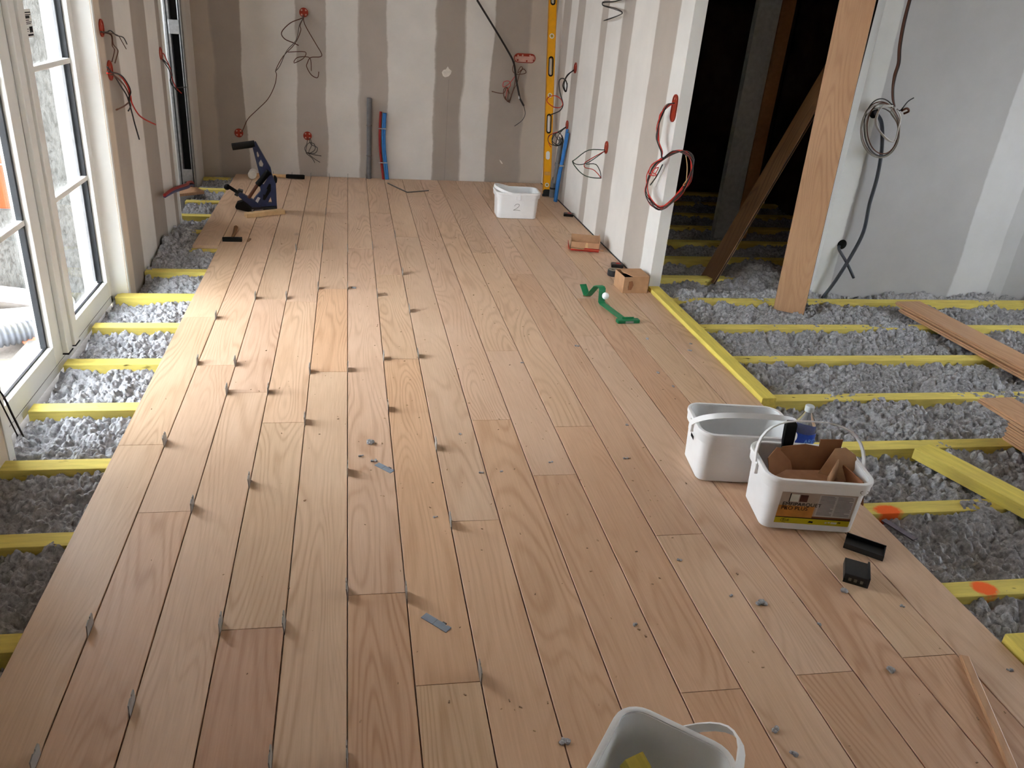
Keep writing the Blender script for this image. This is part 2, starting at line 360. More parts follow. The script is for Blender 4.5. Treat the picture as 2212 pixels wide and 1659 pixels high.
# ---- window 1: two-leaf glazed door, on the left
w1=thing('window_1',None,None,(-1.22,2.53,-.06)); w1['kind']='structure'
X0,X1=-1.29,-1.222
b=MB().box((X0,4.085,-.06),(X1+.002,4.125,2.22)).box((X0,2.53,-.06),(X1+.002,2.575,2.22)).box((X0,2.53,-.06),(X1+.002,4.125,-.022)).box((X0,2.53,2.17),(X1+.002,4.125,2.22))
b.build('window_frame',M_white,w1,bevel=.003,world=True)
for nm,(ya,yb) in (('leaf',(2.58,3.375)),('leaf',(3.385,4.083))):
    sa=.105 if ya<3 else .075; sb=.15 if ya<3 else .022
    sa_=.08 if ya<3 else .055; sb_=.15 if ya<3 else .03
    b=MB().box((X0+.01,ya,-.018),(X1+.004,ya+sa_,2.165)).box((X0+.01,yb-sb_,-.018),(X1+.004,yb,2.165)).box((X0+.01,ya+sa_,-.018),(X1+.004,yb-sb_,.068)).box((X0+.01,ya+sa_,2.07),(X1+.004,yb-sb_,2.165))
    lf=b.build('leaf',M_white,w1,bevel=.003,world=True)
    g0,g1=ya+sa_,yb-sb_
    MB().box((X0+.032,g0-.01,.05),(X0+.038,g1+.01,2.09)).build('pane',M_glass,lf,world=True)
    MB().box((X0+.012,g0-.01,.05),(X0+.016,g1+.01,2.09)).build('pane',M_glass,lf,world=True)
    b=MB()
    for (q0,q1) in ((g0,g0+.016),(g1-.016,g1)): b.box((X0+.028,q0,.068),(X0+.05,q1,2.07))
    b.box((X0+.040,g0,.068),(X0+.05,g1,.074)).box((X0+.016,g0,2.056),(X1-.006,g1,2.07))
    b.build('gasket',M_gasket,lf,world=True)
    if ya>3: MB().box((X0+.018,g1-.034,.082),(X0+.03,g1-.022,2.056)).build('glazing_bead',M_greyp,lf,world=True)
    for z in (.60,1.13,1.66): MB().box((X0+.02,g0,z-.012),(X0+.052,g1,z+.012)).build('glazing_bar',M_white,lf,bevel=.004,world=True)
b=MB().box((X1+.004,3.315,.0),(X1+.028,3.375,2.16)).box((X1+.004,3.375,.012),(X1+.040,3.435,2.16)); b.build('astragal',M_white,w1,bevel=.004,world=True)
b=MB().box((X1+.002,3.312,-.004),(X1+.030,3.375,0)).box((X1+.002,3.375,.008),(X1+.042,3.438,.012)); b.build('astragal_foot',M_gasket,w1,world=True)
MB().box((X1-.004,2.575,-.022),(X1+.001,4.085,-.018)).build('drip_gap',M_gasket,w1,world=True)
# two unseen windows added to match the light, behind and right of the camera
for nm,a,bx in (('window_2','x',(5.22,1.7,2.8,.5,2.2)),('window_3','y',(-3.25,3.7,4.5,.9,2.2))):
    c,u0,u1,z0,z1=bx; mb=MB()
    def bb(ua,ub,za,zb):
        mb.box((c,ua,za),(c+.06,ub,zb)) if a=='x' else mb.box((ua,c-.04,za),(ub,c+.02,zb))
    um=(u0+u1)/2
    for q in (u0,um-.04,u1-.08): bb(q,q+.08,z0,z1)
    bb(u0,u1,z0,z0+.1); bb(u0,u1,z1-.08,z1)
    o=mb.build(nm,M_white); o['kind']='structure'
    pm=MB(); pm.box((c+.025,u0+.05,z0+.05),(c+.03,u1-.05,z1-.05)) if a=='x' else pm.box((u0+.05,c-.015,z0+.05),(u1-.05,c-.01,z1-.05))
    pm.build('pane',M_glass,o)
# ---- pocket-door cassette in the far jamb of the left doorway
pc=thing('pocket_door_frame','galvanised pocket-door cassette with a black slot in the left doorway','door frame',(-1.29,6.72,-.06))
for (a,c) in ((-1.352,-1.312),(-1.252,-1.228)):
    mm=(a+c)/2
    MB().box((a,6.70,-.06),(c,6.76,2.1)).build('metal_profile',M_zinc,pc,world=True,bevel=.002)
    MB().box((mm-.004,6.697,-.06),(mm+.004,6.701,2.1)).build('profile_groove',M_gasket,pc,world=True)
MB().box((-1.312,6.75,-.06),(-1.252,6.76,2.1)).build('slot',M_foam,pc,world=True)
for z in (.06,1.17,1.75): MB().box((-1.322,6.695,z-.05),(-1.246,6.70,z+.05)).build('bracket',M_zinc,pc,world=True,bevel=.002)
# ---- exterior seen through the window
struct('ground_outside',MB().box((-14,-14,-.3),(-1.46,16,-.16)).box((-1.46,-14,-.3),(14,-3.4,-.16)).box((5.4,-3.4,-.3),(14,16,-.16)),plain('outside_ground',(150,142,134),.95,.05,var=.15,scale=9,bump=.6))
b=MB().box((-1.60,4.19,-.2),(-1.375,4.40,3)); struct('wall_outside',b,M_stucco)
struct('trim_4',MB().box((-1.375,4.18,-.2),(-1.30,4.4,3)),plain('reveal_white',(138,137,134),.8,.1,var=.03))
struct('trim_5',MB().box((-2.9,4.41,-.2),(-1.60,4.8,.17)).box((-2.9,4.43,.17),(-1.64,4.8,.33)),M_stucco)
br=thing('brick_wall','orange hollow-brick wall outside above a rendered plinth','wall',(-2.2,4.45,.33)); 
M_brick=None
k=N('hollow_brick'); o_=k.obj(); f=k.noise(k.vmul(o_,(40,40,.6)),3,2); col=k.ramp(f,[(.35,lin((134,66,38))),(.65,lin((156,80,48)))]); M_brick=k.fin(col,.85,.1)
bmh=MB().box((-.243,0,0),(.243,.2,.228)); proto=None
for r_ in range(2):
    xs_=[-1.945-.49*c_ for c_ in range(3)] if r_==0 else [-1.822]+[-2.19-.49*c_ for c_ in range(2)]
    for x in xs_:
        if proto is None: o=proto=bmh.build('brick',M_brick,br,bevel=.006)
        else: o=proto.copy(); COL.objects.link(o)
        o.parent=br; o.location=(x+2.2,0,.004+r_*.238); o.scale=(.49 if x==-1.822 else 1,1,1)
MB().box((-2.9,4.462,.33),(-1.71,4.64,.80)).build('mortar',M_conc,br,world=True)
rs=random.Random(12)
shp=MB().prism([(-.09,-.05),(.07,-.06),(.1,.03),(-.02,.06),(-.08,.04)],(),.014); proto=None; M_shard=plain('tile_shard',(176,112,84),.9,.1,var=.2,scale=8)
for i in range(15):
    x=-1.5-.15*(i%5)+rs.uniform(-.04,.04); y=3.72+.17*(i//5)+rs.uniform(-.03,.03)
    if proto is None: o=proto=shp.build('tile_shard',M_shard)
    else: o=proto.copy(); COL.objects.link(o)
    o.location=(x,y,-.13+rs.uniform(0,.06)); o.rotation_euler=(rs.uniform(-.5,.5),rs.uniform(-.5,.5),rs.uniform(0,6)); s_=rs.uniform(.6,1.4); o.scale=(s_,s_,1)
    tag(o,'broken terracotta shard in the rubble outside the window','rubble','terracotta rubble outside')
o=MB().tube([(-2.6,4.22,-.09),(-1.9,4.25,-.07),(-1.44,4.12,-.08)],.045,14,smooth=6).build('drain_pipe',plain('pale_pipe',(190,190,192),.5,.3),smooth=True); tag(o,'pale grey drain pipe lying outside along the plinth','pipe')
b=MB(); P=catmull([Vector(p) for p in [(-2.3,3.2,-.07),(-1.95,3.45,-.07),(-1.62,3.66,-.07),(-1.42,3.8,-.07)]],36); rad=[.05+.006*math.sin(i*2.1) for i in range(len(P))]
b.tube(P,rad,12); o=b.build('corrugated_pipe',plain('grey_corrugated',(96,98,104),.5,.3),smooth='full'); tag(o,'grey corrugated duct outside among the rubble','pipe')
o=MB().box((-.09,-.06,0),(.09,.06,.14),TR((-1.60,3.86,-.16),.3)).build('concrete_block',M_conc,bevel=.006); tag(o,'pale concrete block in the rubble outside the window','block')
o=MB().box((-.24,-.5,0),(.2,.5,.03),TR((-1.72,3.02,-.16),-.2)).build('white_board',plain('white_sheet',(244,244,242),.8,.1,var=.02),bevel=.004); tag(o,'large white sheet lying outside right below the glazed door','board')
# sticker on the far pane
st=thing('paper_sticker','white printed delivery sticker on the far window pane','sticker',(-1.2525,3.645,1.245))
MB().box((-.0006,-.045,0),(.0006,.05,.105)).build('sheet',M_paper,st)
for i,(a,c,z,h) in enumerate([(-.03,.045,.09,.004),(-.03,.045,.082,.003),(-.03,.03,.070,.010),(-.03,.02,.062,.003),(-.03,.045,.055,.003),(-.03,.035,.049,.003),(.01,.045,.018,.022),(-.03,.0,.03,.003),(-.03,-.005,.022,.003),(-.03,.045,.006,.006)]):
    MB().box((.0006,a,z),(.0012,c,z+h)).build('print_line',M_ink,st)

# ================================================================ JOISTS
JY=[7.06-.4165*i for i in range(17)]
JY=[round(4.145+.4165*k,4) for k in range(7,-9,-1)]
for i,yb in enumerate(JY):
    xa=-1.20 if yb<4.2 else (-1.22 if (5.6<yb<6.7 or yb>6.75) else -1.145); xe=4.7 if yb<4.2 else 3.85
    if yb-.065<2.4<yb+.2 and False: pass
    m=MB().box((xa-0,yb-.065,-.085),(xe,yb,-.023))
    o=m.build('floor_joist',M_yel,bevel=.002)
    which=f'yellow treated floor joist, {ORD[i]} from the back wall'
    tag(o,which,'joist','yellow floor joists')
# loose battens
def batten(name,label,pts,w,h,z0,mat=M_yel2,cat='batten'):
    (x0,y0),(x1,y1)=pts; L=math.hypot(x1-x0,y1-y0); a=math.atan2(y1-y0,x1-x0)
    o=MB().box((0,-w/2,0),(L,w/2,h)).build(name,mat,bevel=.002); o.location=(x0,y0,z0); o.rotation_euler=(0,0,a); return tag(o,label,cat)
batten('edge_batten','long yellow batten lying beside the floorboard edge, ending at the buckets',((1.794,4.215),(1.794,2.775)),.066,.045,-.0228)
batten('edge_batten','yellow batten end beside the floor at the lower right corner',((1.803,1.388),(1.803,.2)),.068,.045,-.0228)
batten('loose_batten','loose yellow board lying diagonally across the joists, right of the labelled bucket',((2.225,2.36),(2.62,1.26)),.10,.045,-.0228)

# ================================================================ LOOSE-FILL INSULATION
def worley(X,Y,s,seed,rmin,rmax):
    g=np.random.RandomState(seed); n=64; jx=g.rand(n,n); jy=g.rand(n,n); jr=g.rand(n,n)
    cx=np.floor(X/s).astype(int); cy=np.floor(Y/s).astype(int); h=np.zeros_like(X)
    for dx in (-1,0,1):
        for dy in (-1,0,1):
            i=cx+dx; j=cy+dy; a=(i*7+j*13)%n; c=(j*5+i*29)%n
            px=(i+jx[a,c])*s; py=(j+jy[a,c])*s; r=s*(rmin+(rmax-rmin)*jr[a,c])
            q=1-((X-px)**2+(Y-py)**2)/(r*r); h=np.maximum(h,np.sqrt(np.maximum(q,0))*r)
    return h
def vnoise(X,Y,s,seed):
    g=np.random.RandomState(seed).rand(128,128); x=X/s; y=Y/s; i=np.floor(x).astype(int); j=np.floor(y).astype(int); u=x-i; v=y-j
    u=u*u*(3-2*u); v=v*v*(3-2*v); f=lambda a,b:g[a%128,b%128]
    return (f(i,j)*(1-u)+f(i+1,j)*u)*(1-v)+(f(i,j+1)*(1-u)+f(i+1,j+1)*u)*v
def insulation(name,label,x0,x1,y0,y1,res,base,mask=None,edge=None,rise=0):
    nx=int((x1-x0)/res)+1; ny=int((y1-y0)/res)+1
    xs=np.linspace(x0,x1,nx); ys=np.linspace(y0,y1,ny); X,Y=np.meshgrid(xs,ys)
    wx=X+.006*(vnoise(X,Y,.02,1)-.5); wy=Y+.006*(vnoise(X,Y,.02,2)-.5)
    big=worley(wx,wy,.024,3,.45,.85); med=worley(wx,wy,.0125,4,.45,.85); sm=worley(wx,wy,.007,5,.4,.8)
    low=(vnoise(X,Y,.22,6)-.5)*.046+(vnoise(X,Y,.07,7)-.5)*.030
    # sag in the middle of each bay, a little higher against the joists
    ph=((4.145-.0325-Y)/.4165)%1; sag=-.010*np.sin(np.pi*ph)**2
    pit=worley(wx+.31,wy+.17,0.045,9,.30,.55)
    Z=base+low+sag+big*1.1+med*1.1+sm*.7-pit*.75-.006
    Z+=rise(X,Y) if rise else 0
    for (xa,xb,ya,yb,zc) in ((2.62,3.0,.8,2.62,-.027),(3.17,3.52,1.9,4.03,-.027),(2.19,2.75,1.2,2.42,-.010),(1.76,1.83,2.77,4.22,-.03),(1.76,1.85,.1,1.39,-.03)):
        inr=(X>xa)&(X<xb)&(Y>ya)&(Y<yb); Z=np.where(inr,np.minimum(Z,zc),Z)
    Z=np.maximum(Z,-.097)
    V=np.stack([X,Y,Z],-1).reshape(-1,3)
    I=np.arange(nx*ny).reshape(ny,nx); Q=np.stack([I[:-1,:-1],I[:-1,1:],I[1:,1:],I[1:,:-1]],-1)
    if mask is not None:
        mk=mask(X[:-1,:-1],Y[:-1,:-1]); Q=Q[mk]
    Q=Q.reshape(-1,4); used=np.unique(Q); rm=np.full(nx*ny,-1); rm[used]=np.arange(len(used)); Q=rm[Q]; V=V[used]
    me=bpy.data.meshes.new(name); me.vertices.add(len(V)); me.vertices.foreach_set('co',V.astype(np.float32).ravel())
    me.loops.add(Q.size); me.loops.foreach_set('vertex_index',Q.astype(np.int32).ravel())
    me.polygons.add(len(Q)); me.polygons.foreach_set('loop_start',np.arange(0,Q.size,4,dtype=np.int32)); me.polygons.foreach_set('loop_total',np.full(len(Q),4,np.int32))
    me.polygons.foreach_set('use_smooth',np.ones(len(Q),bool)); me.update(); me.validate(); me.materials.append(M_insul)
    o=bpy.data.objects.new(name,me); COL.objects.link(o); return tag(o,label,'insulation',None,'stuff')
def rise_left(X,Y):
    r=np.clip((4.9-np.abs(Y-5.0))-4.3,0,.6)*.09*np.clip((-.95-X)/.2,0,1)     # heaped up against the striped wall
    r=r+np.clip((Y-4.3)/.3,0,1)*.012
    return r+np.clip((4.10-Y)/.1,0,1)*np.clip((-1.17-X)/.05,0,1)*-.02
insulation('loose_insulation','grey cellulose insulation between the joists along the window side',-1.21,-.79,.6,7.1,.0042,-.066,mask=lambda X,Y:(X>-1.14)|(Y<4.16)|(Y>5.63),rise=rise_left)
insulation('loose_insulation','grey cellulose insulation between the joists right of the finished floor',1.765,4.7,.7,4.215,.0052,-.056,mask=lambda X,Y:X<1.02*Y+1.15,rise=lambda X,Y:np.clip((Y-4.15)/.05,0,1)*.03)
insulation('loose_insulation','shaded grey insulation on the floor of the dark room behind the partition',1.84,3.85,4.215,7.05,.010,-.062,mask=lambda X,Y:(X<2.81)|(Y>4.30),rise=lambda X,Y:.07*np.exp(-((X-2.62)**2+(Y-4.62)**2)/.05))
# ================================================================ OBJECTS
# ---- buckets
BW0,BD0,BW1,BD1,BH=.30,.20,.345,.245,.20
def bucket(label,loc,rz,tilt_handle,axis='x',group='white rectangular buckets',hl=1.0):
    t=thing('plastic_bucket',label,'bucket',loc,rz,group)
    r0,r1=.03,.045; th=.0025
    L=lambda z:z/BH
    def ring(z,ins): 
        q=L(z); return rr(BW0+(BW1-.022-BW0)*q-2*ins,BD0+(BD1-.022-BD0)*q-2*ins,r0+(r1-r0)*q-ins,z)
    b=MB(); b.loft([rr(BW0-.02,BD0-.02,.022,.0),ring(.004,0),ring(.06,0),ring(.12,0),ring(.197,0),ring(.197,th),ring(.12,th),ring(.06,th),ring(.006,th)],True,True)
    b.build('body',M_pvc,t,smooth=True)
    b=MB()
    def rim(z,o): return rr(BW1-.022+2*o,BD1-.022+2*o,r1+o,z)
    b.loft([rim(.160,.0005),rim(.158,.008),rim(.185,.0095),rim(.187,.012),rim(.196,.0125),rim(.2,.011),rim(.202,.004),rim(.2,-.001),rim(.19,-.001)],False,False)
    b.build('rim',M_pvc,t,smooth=True)
    # ears on the short sides and the bail handle
    for sx in (-1,1):
        if axis=='x':
            x=sx*(BW1/2+.001); e=MB().box((x-.006,-.016,.150),(x+.006,.016,.192))
        else:
            x=sx*(BD1/2+.001); e=MB().box((-.016,x-.006,.150),(.016,x+.006,.192))
        e.build('handle_ear',M_pvc,t,bevel=.003)
    n=18; P=[]; a=(BW1 if axis=='x' else BD1)/2+.006; hgt=.155*hl
    HM=Matrix.Identity(4) if axis=='x' else Matrix.Rotation(PI/2,4,'Z')
    for i in range(n+1):
        q=PI*i/n; u=-a*math.copysign(abs(math.cos(q))**.7,math.cos(q)); v=hgt*abs(math.sin(q))**.75
        P.append((u,v*math.sin(tilt_handle),.178+v*math.cos(tilt_handle)))
    rings=[]
    for i,p in enumerate(P):
        p=Vector(p); tt=(Vector(P[min(i+1,n)])-Vector(P[max(i-1,0)])).normalized(); nv=Vector((0,math.cos(tilt_handle),-math.sin(tilt_handle))); bt=tt.cross(nv).normalized()
        wv=nv*.0095; rings.append([p-wv-bt*.002,p+wv-bt*.002,p+wv+bt*.002,p-wv+bt*.002])
    MB().loft(rings,M=HM).build('handle',M_pvc,t,smooth=True)
    return t
def front_M(zc=0,xc=0,out=0.0):
    """frame on the sloping front wall: x right, y up the wall, z outwards"""
    sl=math.atan2((BD1-.022-BD0)/2,BH); return Matrix.Translation((xc,-BD0/2-(zc/BH)*(BD1-.022-BD0)/2,zc))@Matrix.Rotation(PI/2+sl,4,'X')@Matrix.Translation((0,0,out))
bA=bucket('white bucket with a yellow-banded flooring adhesive label, full of torn cardboard',(1.491,1.991,0),math.radians(-10),.42,hl=.98)
bB=bucket('empty white bucket standing behind the labelled one',(1.385,2.275,0),math.radians(-8),-.86,hl=1.02)
bC=bucket('small-looking white bucket marked 2 in pen near the back wall',(1.277,5.895,0),math.radians(-2),1.30,'y',hl=1.15)
bD=bucket('white bucket holding a yellow offcut at the bottom edge of the photo',(.558,.905,0),math.radians(51),-.78,hl=1.15)
# printed label of bucket A
FM=front_M()
def flat(nm,x0,y0,x1,y1,mat,par,lvl,skew=0,pts=None):
    pts=pts or [(x0,y0),(x1,y0),(x1,y1),(x0,y1)]
    return MB().prism(pts,(),.0004,FM@Matrix.Translation((0,0,.0006+lvl*.0004))).build(nm,mat,par)
LB=flat('label',-.115,.028,.125,.150,plain('label_beige',(176,160,146),.4,.3,var=.08,scale=25),bA,0)
flat('label_floor_picture',-.115,.053,.0,.098,plain('label_orange',(190,128,62),.4,.3,var=.2,scale=30),LB,1)
flat('label_brown_strip',0,.051,.125,.060,plain('label_brown',(112,62,34),.4,.3),LB,1)  # brown printed strip right of the floor picture
flat('label_band',-.115,.028,.125,.051,plain('label_yellow',(190,176,24),.4,.3,var=.04),LB,1)
flat('label_rule',-.115,.0505,.125,.0535,M_ink,LB,2)
flat('label_window_picture',-.085,.115,-.058,.143,plain('label_pale',(206,210,200),.4,.3),LB,1)
flat('label_frame_picture',-.088,.112,-.085,.146,M_ink,LB,1)
flat('label_dark_picture',-.055,.115,-.03,.142,plain('label_dark',(78,40,32),.4,.3,var=.2),LB,1)
flat('label_text_panel',.006,.062,.118,.146,plain('label_grey',(188,182,180),.4,.3,var=.03),LB,2)
for cI,(xa,xb) in enumerate(((.010,.058),(.064,.114))):
    for q in range(15):
        yy=.141-q*.0052; xx=xb-random.uniform(0,.02)*(q%3==0); flat('label_print',xa,yy,xx,yy+.0022,plain('label_ink',(120,116,116),.5,.2),LB,3)
text_mesh('label_title','EMFIPARQUET',.0195,M_ink,LB,FM@Matrix.Translation((-.106,.0985,.0022)))
text_mesh('label_title','PRO PLUS',.0195,M_ink,LB,FM@Matrix.Translation((-.106,.0825,.0022)))
text_mesh('label_brand','Emfi',.012,M_ink,LB,FM@Matrix.Translation((-.090,.0365,.0022)))
arc=[(-.078+.024*math.cos(a)*-1 if False else -.074-.022*math.cos(a),.0395+.0085*math.sin(a),0) for a in [(-.9+1.8*i/10)*1.5 for i in range(11)]]
MB().tube(arc,.0006,5,FM@Matrix.Translation((0,0,.002))).build('label_brand',M_ink,LB)
flat('label_icon',0,0,0,0,M_ink,LB,3,pts=[(-.008,.036),(.008,.034),(.009,.041),(-.003,.042)])
for (xa,xb,ya,yb) in ((.047,.053,.036,.042),(.056,.063,.038,.043),(.066,.085,.036,.043),(.088,.091,.040,.044),(.093,.096,.040,.044)): flat('label_icon',xa,ya,xb,yb,MATS['label_pale'] if xb<.087 else M_ink,LB,3)
# embossed grip mark on rim of bucket A
for sx in (0,1):
    P=[(.118+sx*.026+(.006 if sx==0 else -.006)*c,.176+.006*s_,0) for c,s_ in ((0.9,1),(0,.5),(0,-.5),(0.9,-1))]
    MB().tube(P,.0009,5,FM@Matrix.Translation((0,0,.0145))).build('rim_mark',M_steel,bA)
# handwritten 2
P=[(-.026,.098),(-.018,.109),(-.006,.114),(.004,.111),(.006,.102),(-.001,.090),(-.014,.078),(-.030,.066),(-.022,.067),(-.004,.067),(.016,.064)]
MB().tube([(x*1.15,y*1.02,0) for x,y in P],.0011,6,FM@Matrix.Translation((.004,0,.0004)),smooth=5).build('pen_mark',plain('pen',(84,82,80),.6,.1),bC)
# barcode sticker on bucket B (left side)
b=MB()
for i in range(7): b.box((-.0004,-.03+i*.005,0),(.0004,-.0275+i*.005,.014))
o=b.build('barcode',M_ink,bB); o.location=(-.1605,.02,.115); o.rotation_euler=(0,-.055,0)
# contents
def sheet(name,label,cat,c,w,h,th,rot,mat,pts=None,group=None):
    pts=pts or [(-w/2,-h/2),(w/2,-h/2),(w/2,h/2),(-w/2,h/2)]
    o=MB().prism(pts,(),th).build(name,mat); o.matrix_basis=Matrix.Translation(c)@rot.to_4x4(); return tag(o,label,cat,group)
from mathutils import Euler
cr=lambda x,y,z:Euler((x,y,z)).to_matrix()
A0=math.radians(-10)
def inA(u,v,z): return (1.491+u*math.cos(A0)-v*math.sin(A0),1.991+u*math.sin(A0)+v*math.cos(A0),z)
G='torn cardboard in the labelled bucket'
sheet('cardboard_piece','large folded cardboard sheet standing at the back of the labelled bucket','cardboard',inA(.02,.065,.175),.2,.13,.004,cr(PI/2-.25,.08,A0+.12),M_carddk,[(-.12,-.05),(.10,-.05),(.11,.075),(.03,.07),(.03,.045),(-.02,.05),(-.1,.035)],G)
sheet('cardboard_piece','pale flat cardboard panel lying inside the labelled bucket','cardboard',inA(.0,-.025,.135),.2,.12,.003,cr(.22,.02,A0+.1),plain('cardboard_pale',(190,146,116),.85,.1),[(-.12,-.055),(.13,-.055),(.12,.06),(-.1,.055)],G)
sheet('cardboard_piece','narrow upright cardboard strip dividing the labelled bucket','cardboard',inA(.07,-.02,.17),.13,.05,.004,cr(PI/2-.15,0,A0+.95),M_card,[(-.075,-.03),(.06,-.03),(.06,.03),(-.06,.02)],G)
sheet('cardboard_piece','dark cardboard flap at the left of the labelled bucket','cardboard',inA(-.085,.025,.165),.11,.1,.004,cr(PI/2-.6,.1,A0+.5),M_carddk,[(-.06,-.05),(.05,-.05),(.05,.05),(.0,.06),(-.05,.03)],G)
sheet('cardboard_piece','rounded cardboard flap at the right of the labelled bucket','cardboard',inA(.118,.03,.175),.1,.1,.004,cr(1.0,.35,A0-.4),M_card,[(-.05,-.06),(.035,-.06),(.04,.03),(.02,.055),(-.02,.06),(-.045,.04)],G)
sheet('cardboard_piece','brown cardboard wall along the right side of the labelled bucket','cardboard',inA(.135,-.035,.155),.12,.08,.004,cr(PI/2-.2,0,A0+1.75),M_carddk,[(-.06,-.05),(.07,-.05),(.06,.03),(-.05,.035)],G)
tl=thing('hand_tool','black flat-handled tool sticking up out of the labelled bucket','tool',inA(-.045,.085,.03))
MB().prism([(-.013,0),(.013,0),(.015,.16),(.019,.19),(.020,.25),(.012,.262),(-.012,.262),(-.020,.25),(-.019,.19),(-.015,.16)],(),.018,TR((0,0,0),A0+.1,PI/2-.12)).build('handle',M_foam,tl,bevel=.003)
MB().tube([(0,0,.02),(-.04,-.03,.05),(-.05,-.06,.09)],.006,8).build('shank',M_steel,tl,smooth=True)
sheet('grey_debris','dark grey scraps inside the bucket marked 2','scraps',(1.235,5.86,.15),.1,.1,.004,cr(.25,.2,.3),M_steel,[(-.07,-.04),(.03,-.05),(.07,0),(.02,.06),(-.05,.05)])
o=batten('wood_offcut','yellow batten offcut leaning inside the bucket at the bottom edge',((.60,1.0),(.70,.80)),.045,.035,.02); o.rotation_euler=(0,.35,math.radians(-70)); o.location=(.558,1.022,.128)
# ---- water bottle
bt=thing('water_bottle','clear plastic water bottle with blue label behind the labelled bucket','bottle',(1.628,2.262,.0))
MB().lathe([(.030,0),(.041,.006),(.0425,.02),(.040,.05),(.0425,.07),(.0425,.165),(.040,.178),(.030,.205),(.018,.228),(.0135,.238),(.0135,.252)],28).build('body',M_pet,bt,smooth='full')
MB().lathe([(.0432,.095),(.0434,.097),(.0434,.163),(.0432,.165)],28,None,False).build('label',plain('bottle_blue',(40,76,178),.35,.3,var=.2,scale=40),bt,smooth='full')
MB().lathe([(.0155,.240),(.016,.242),(.016,.260),(.014,.262)],20).build('cap',plain('cap_clear',(214,220,224),.4,.3),bt,smooth=True)
text_mesh('label_print','ARD',.022,plain('pale_blue_print',(120,170,230),.5,.2),bt,TR((0,0,0),0)@Matrix.Translation((-.018,-.0442,.132))@Matrix.Rotation(PI/2,4,'X'))
# ---- black plastic pieces
p1=thing('plastic_channel','black plastic channel piece beside the foot of the labelled bucket','plastic part',(1.612,1.79,0),math.radians(-40))
MB().box((-.058,-.034,0),(.058,.034,.006)).build('base',M_black,p1,bevel=.001)
for y in (-.034,.03): MB().box((-.058,y,.006),(.058,y+.004,.019)).build('flange',M_black,p1,bevel=.0008)
MB().box((.054,-.03,.006),(.058,.03,.016)).build('end_stop',M_black,p1)
p2=thing('tapping_block','square black plastic block alone on the floor right of centre','plastic part',(1.502,1.668,0),math.radians(-32))
MB().box((-.033,-.042,.004),(.033,.042,.03)).build('block',M_black,p2,bevel=.002)
MB().box((.030,-.044,.0),(.036,.044,.036)).build('lip',M_black,p2,bevel=.001)
MB().box((-.033,-.0435,.0),(.033,-.042,.012)).build('foot',M_foam,p2)
for x in (-.02,-.005,.012): MB().box((x,-.0445,.010),(x+.008,-.0435,.020)).build('slot',M_steel,p2)
# ---- flat grey shims lying on the floor
for (c,rz,lab,L) in (((.127,2.334,.0),-.80,'flat grey shim lying on the floor by the lint tufts',.075),((.231,1.574,.0),-.78,'flat grey shim lying on the floor in the lower middle',.085)):
    t=thing('flat_shim',lab,'shim',c,rz,'flat shims lying loose')
    MB().prism([(-L/2,-.0115),(L/2,-.0115),(L/2,.0115),(L/2-.012,.0115),(L/2-.015,.008),(L/2-.02,.0115),(-L/2,.0115)],(),.0022).build('plate',M_shimblue,t,bevel=.0004)
    MB().box((-.004,-.0112,.0022),(-.003,.0112,.0025)).build('score_line',M_steel,t)
    MB().box((L/2-.03,.0115,0),(L/2-.018,.015,.003)).build('tab',M_steel,t)
# ---- spacer shims standing in the floor seams
SP=[(-4,3.735),(-4,3.207),(-3,3.195),(-3,2.133),(-4,1.62),(-3,1.362),(-4,1.234),(-4,2.536),(-3,4.013),(-2,4.02),(-3,2.926),(-2,2.926),(-1,3.116),(0,3.132),(-1,4.174),(0,4.186),(-1,2.671),(-2,2.26),(-2,1.602),(-1,1.594),(0,2.314),(0,1.708),(1,1.683),(-1,1.187),(0,1.183),(2,1.386),(2,2.0),(2,2.466),(1,2.765),(1,3.246),(2,3.27),(2,4.447),(1,4.078),(2,3.843),(-1,5.836),(1,4.973),(0,4.913),(-2,4.895),(-1,4.904),(2,5.255)]+[(s_,7.07) for s_ in range(-4,2)]
sp_m=MB().prism([(-.024,-.008),(.024,-.008),(.024,.028),(.020,.036),(.006,.036),(.004,.032),(-.004,.032),(-.006,.037),(-.024,.033)],(),.0028,Matrix(((0,0,1,-.0014),(1,0,0,0),(0,1,0,0),(0,0,0,1))))
proto=None; rs=random.Random(5)
seams=sorted(set(s_ for s_,_ in SP)); 
for s_ in seams:
    ys=sorted([y for q,y in SP if q==s_],reverse=True)
    for i,y in enumerate(ys):
        if proto is None: o=proto=sp_m.build('spacer_shim',M_shim)
        else: o=proto.copy(); COL.objects.link(o)
        o.location=(s_*PW,y,0); o.rotation_euler=(0,rs.uniform(-.10,.06),rs.uniform(-.01,.01))
        tag(o,f'upright spacer shim in {ORD[s_+5]} floor seam from the window side, {ORD[i]} from the back wall','shim','spacer shims standing in the floor seams')
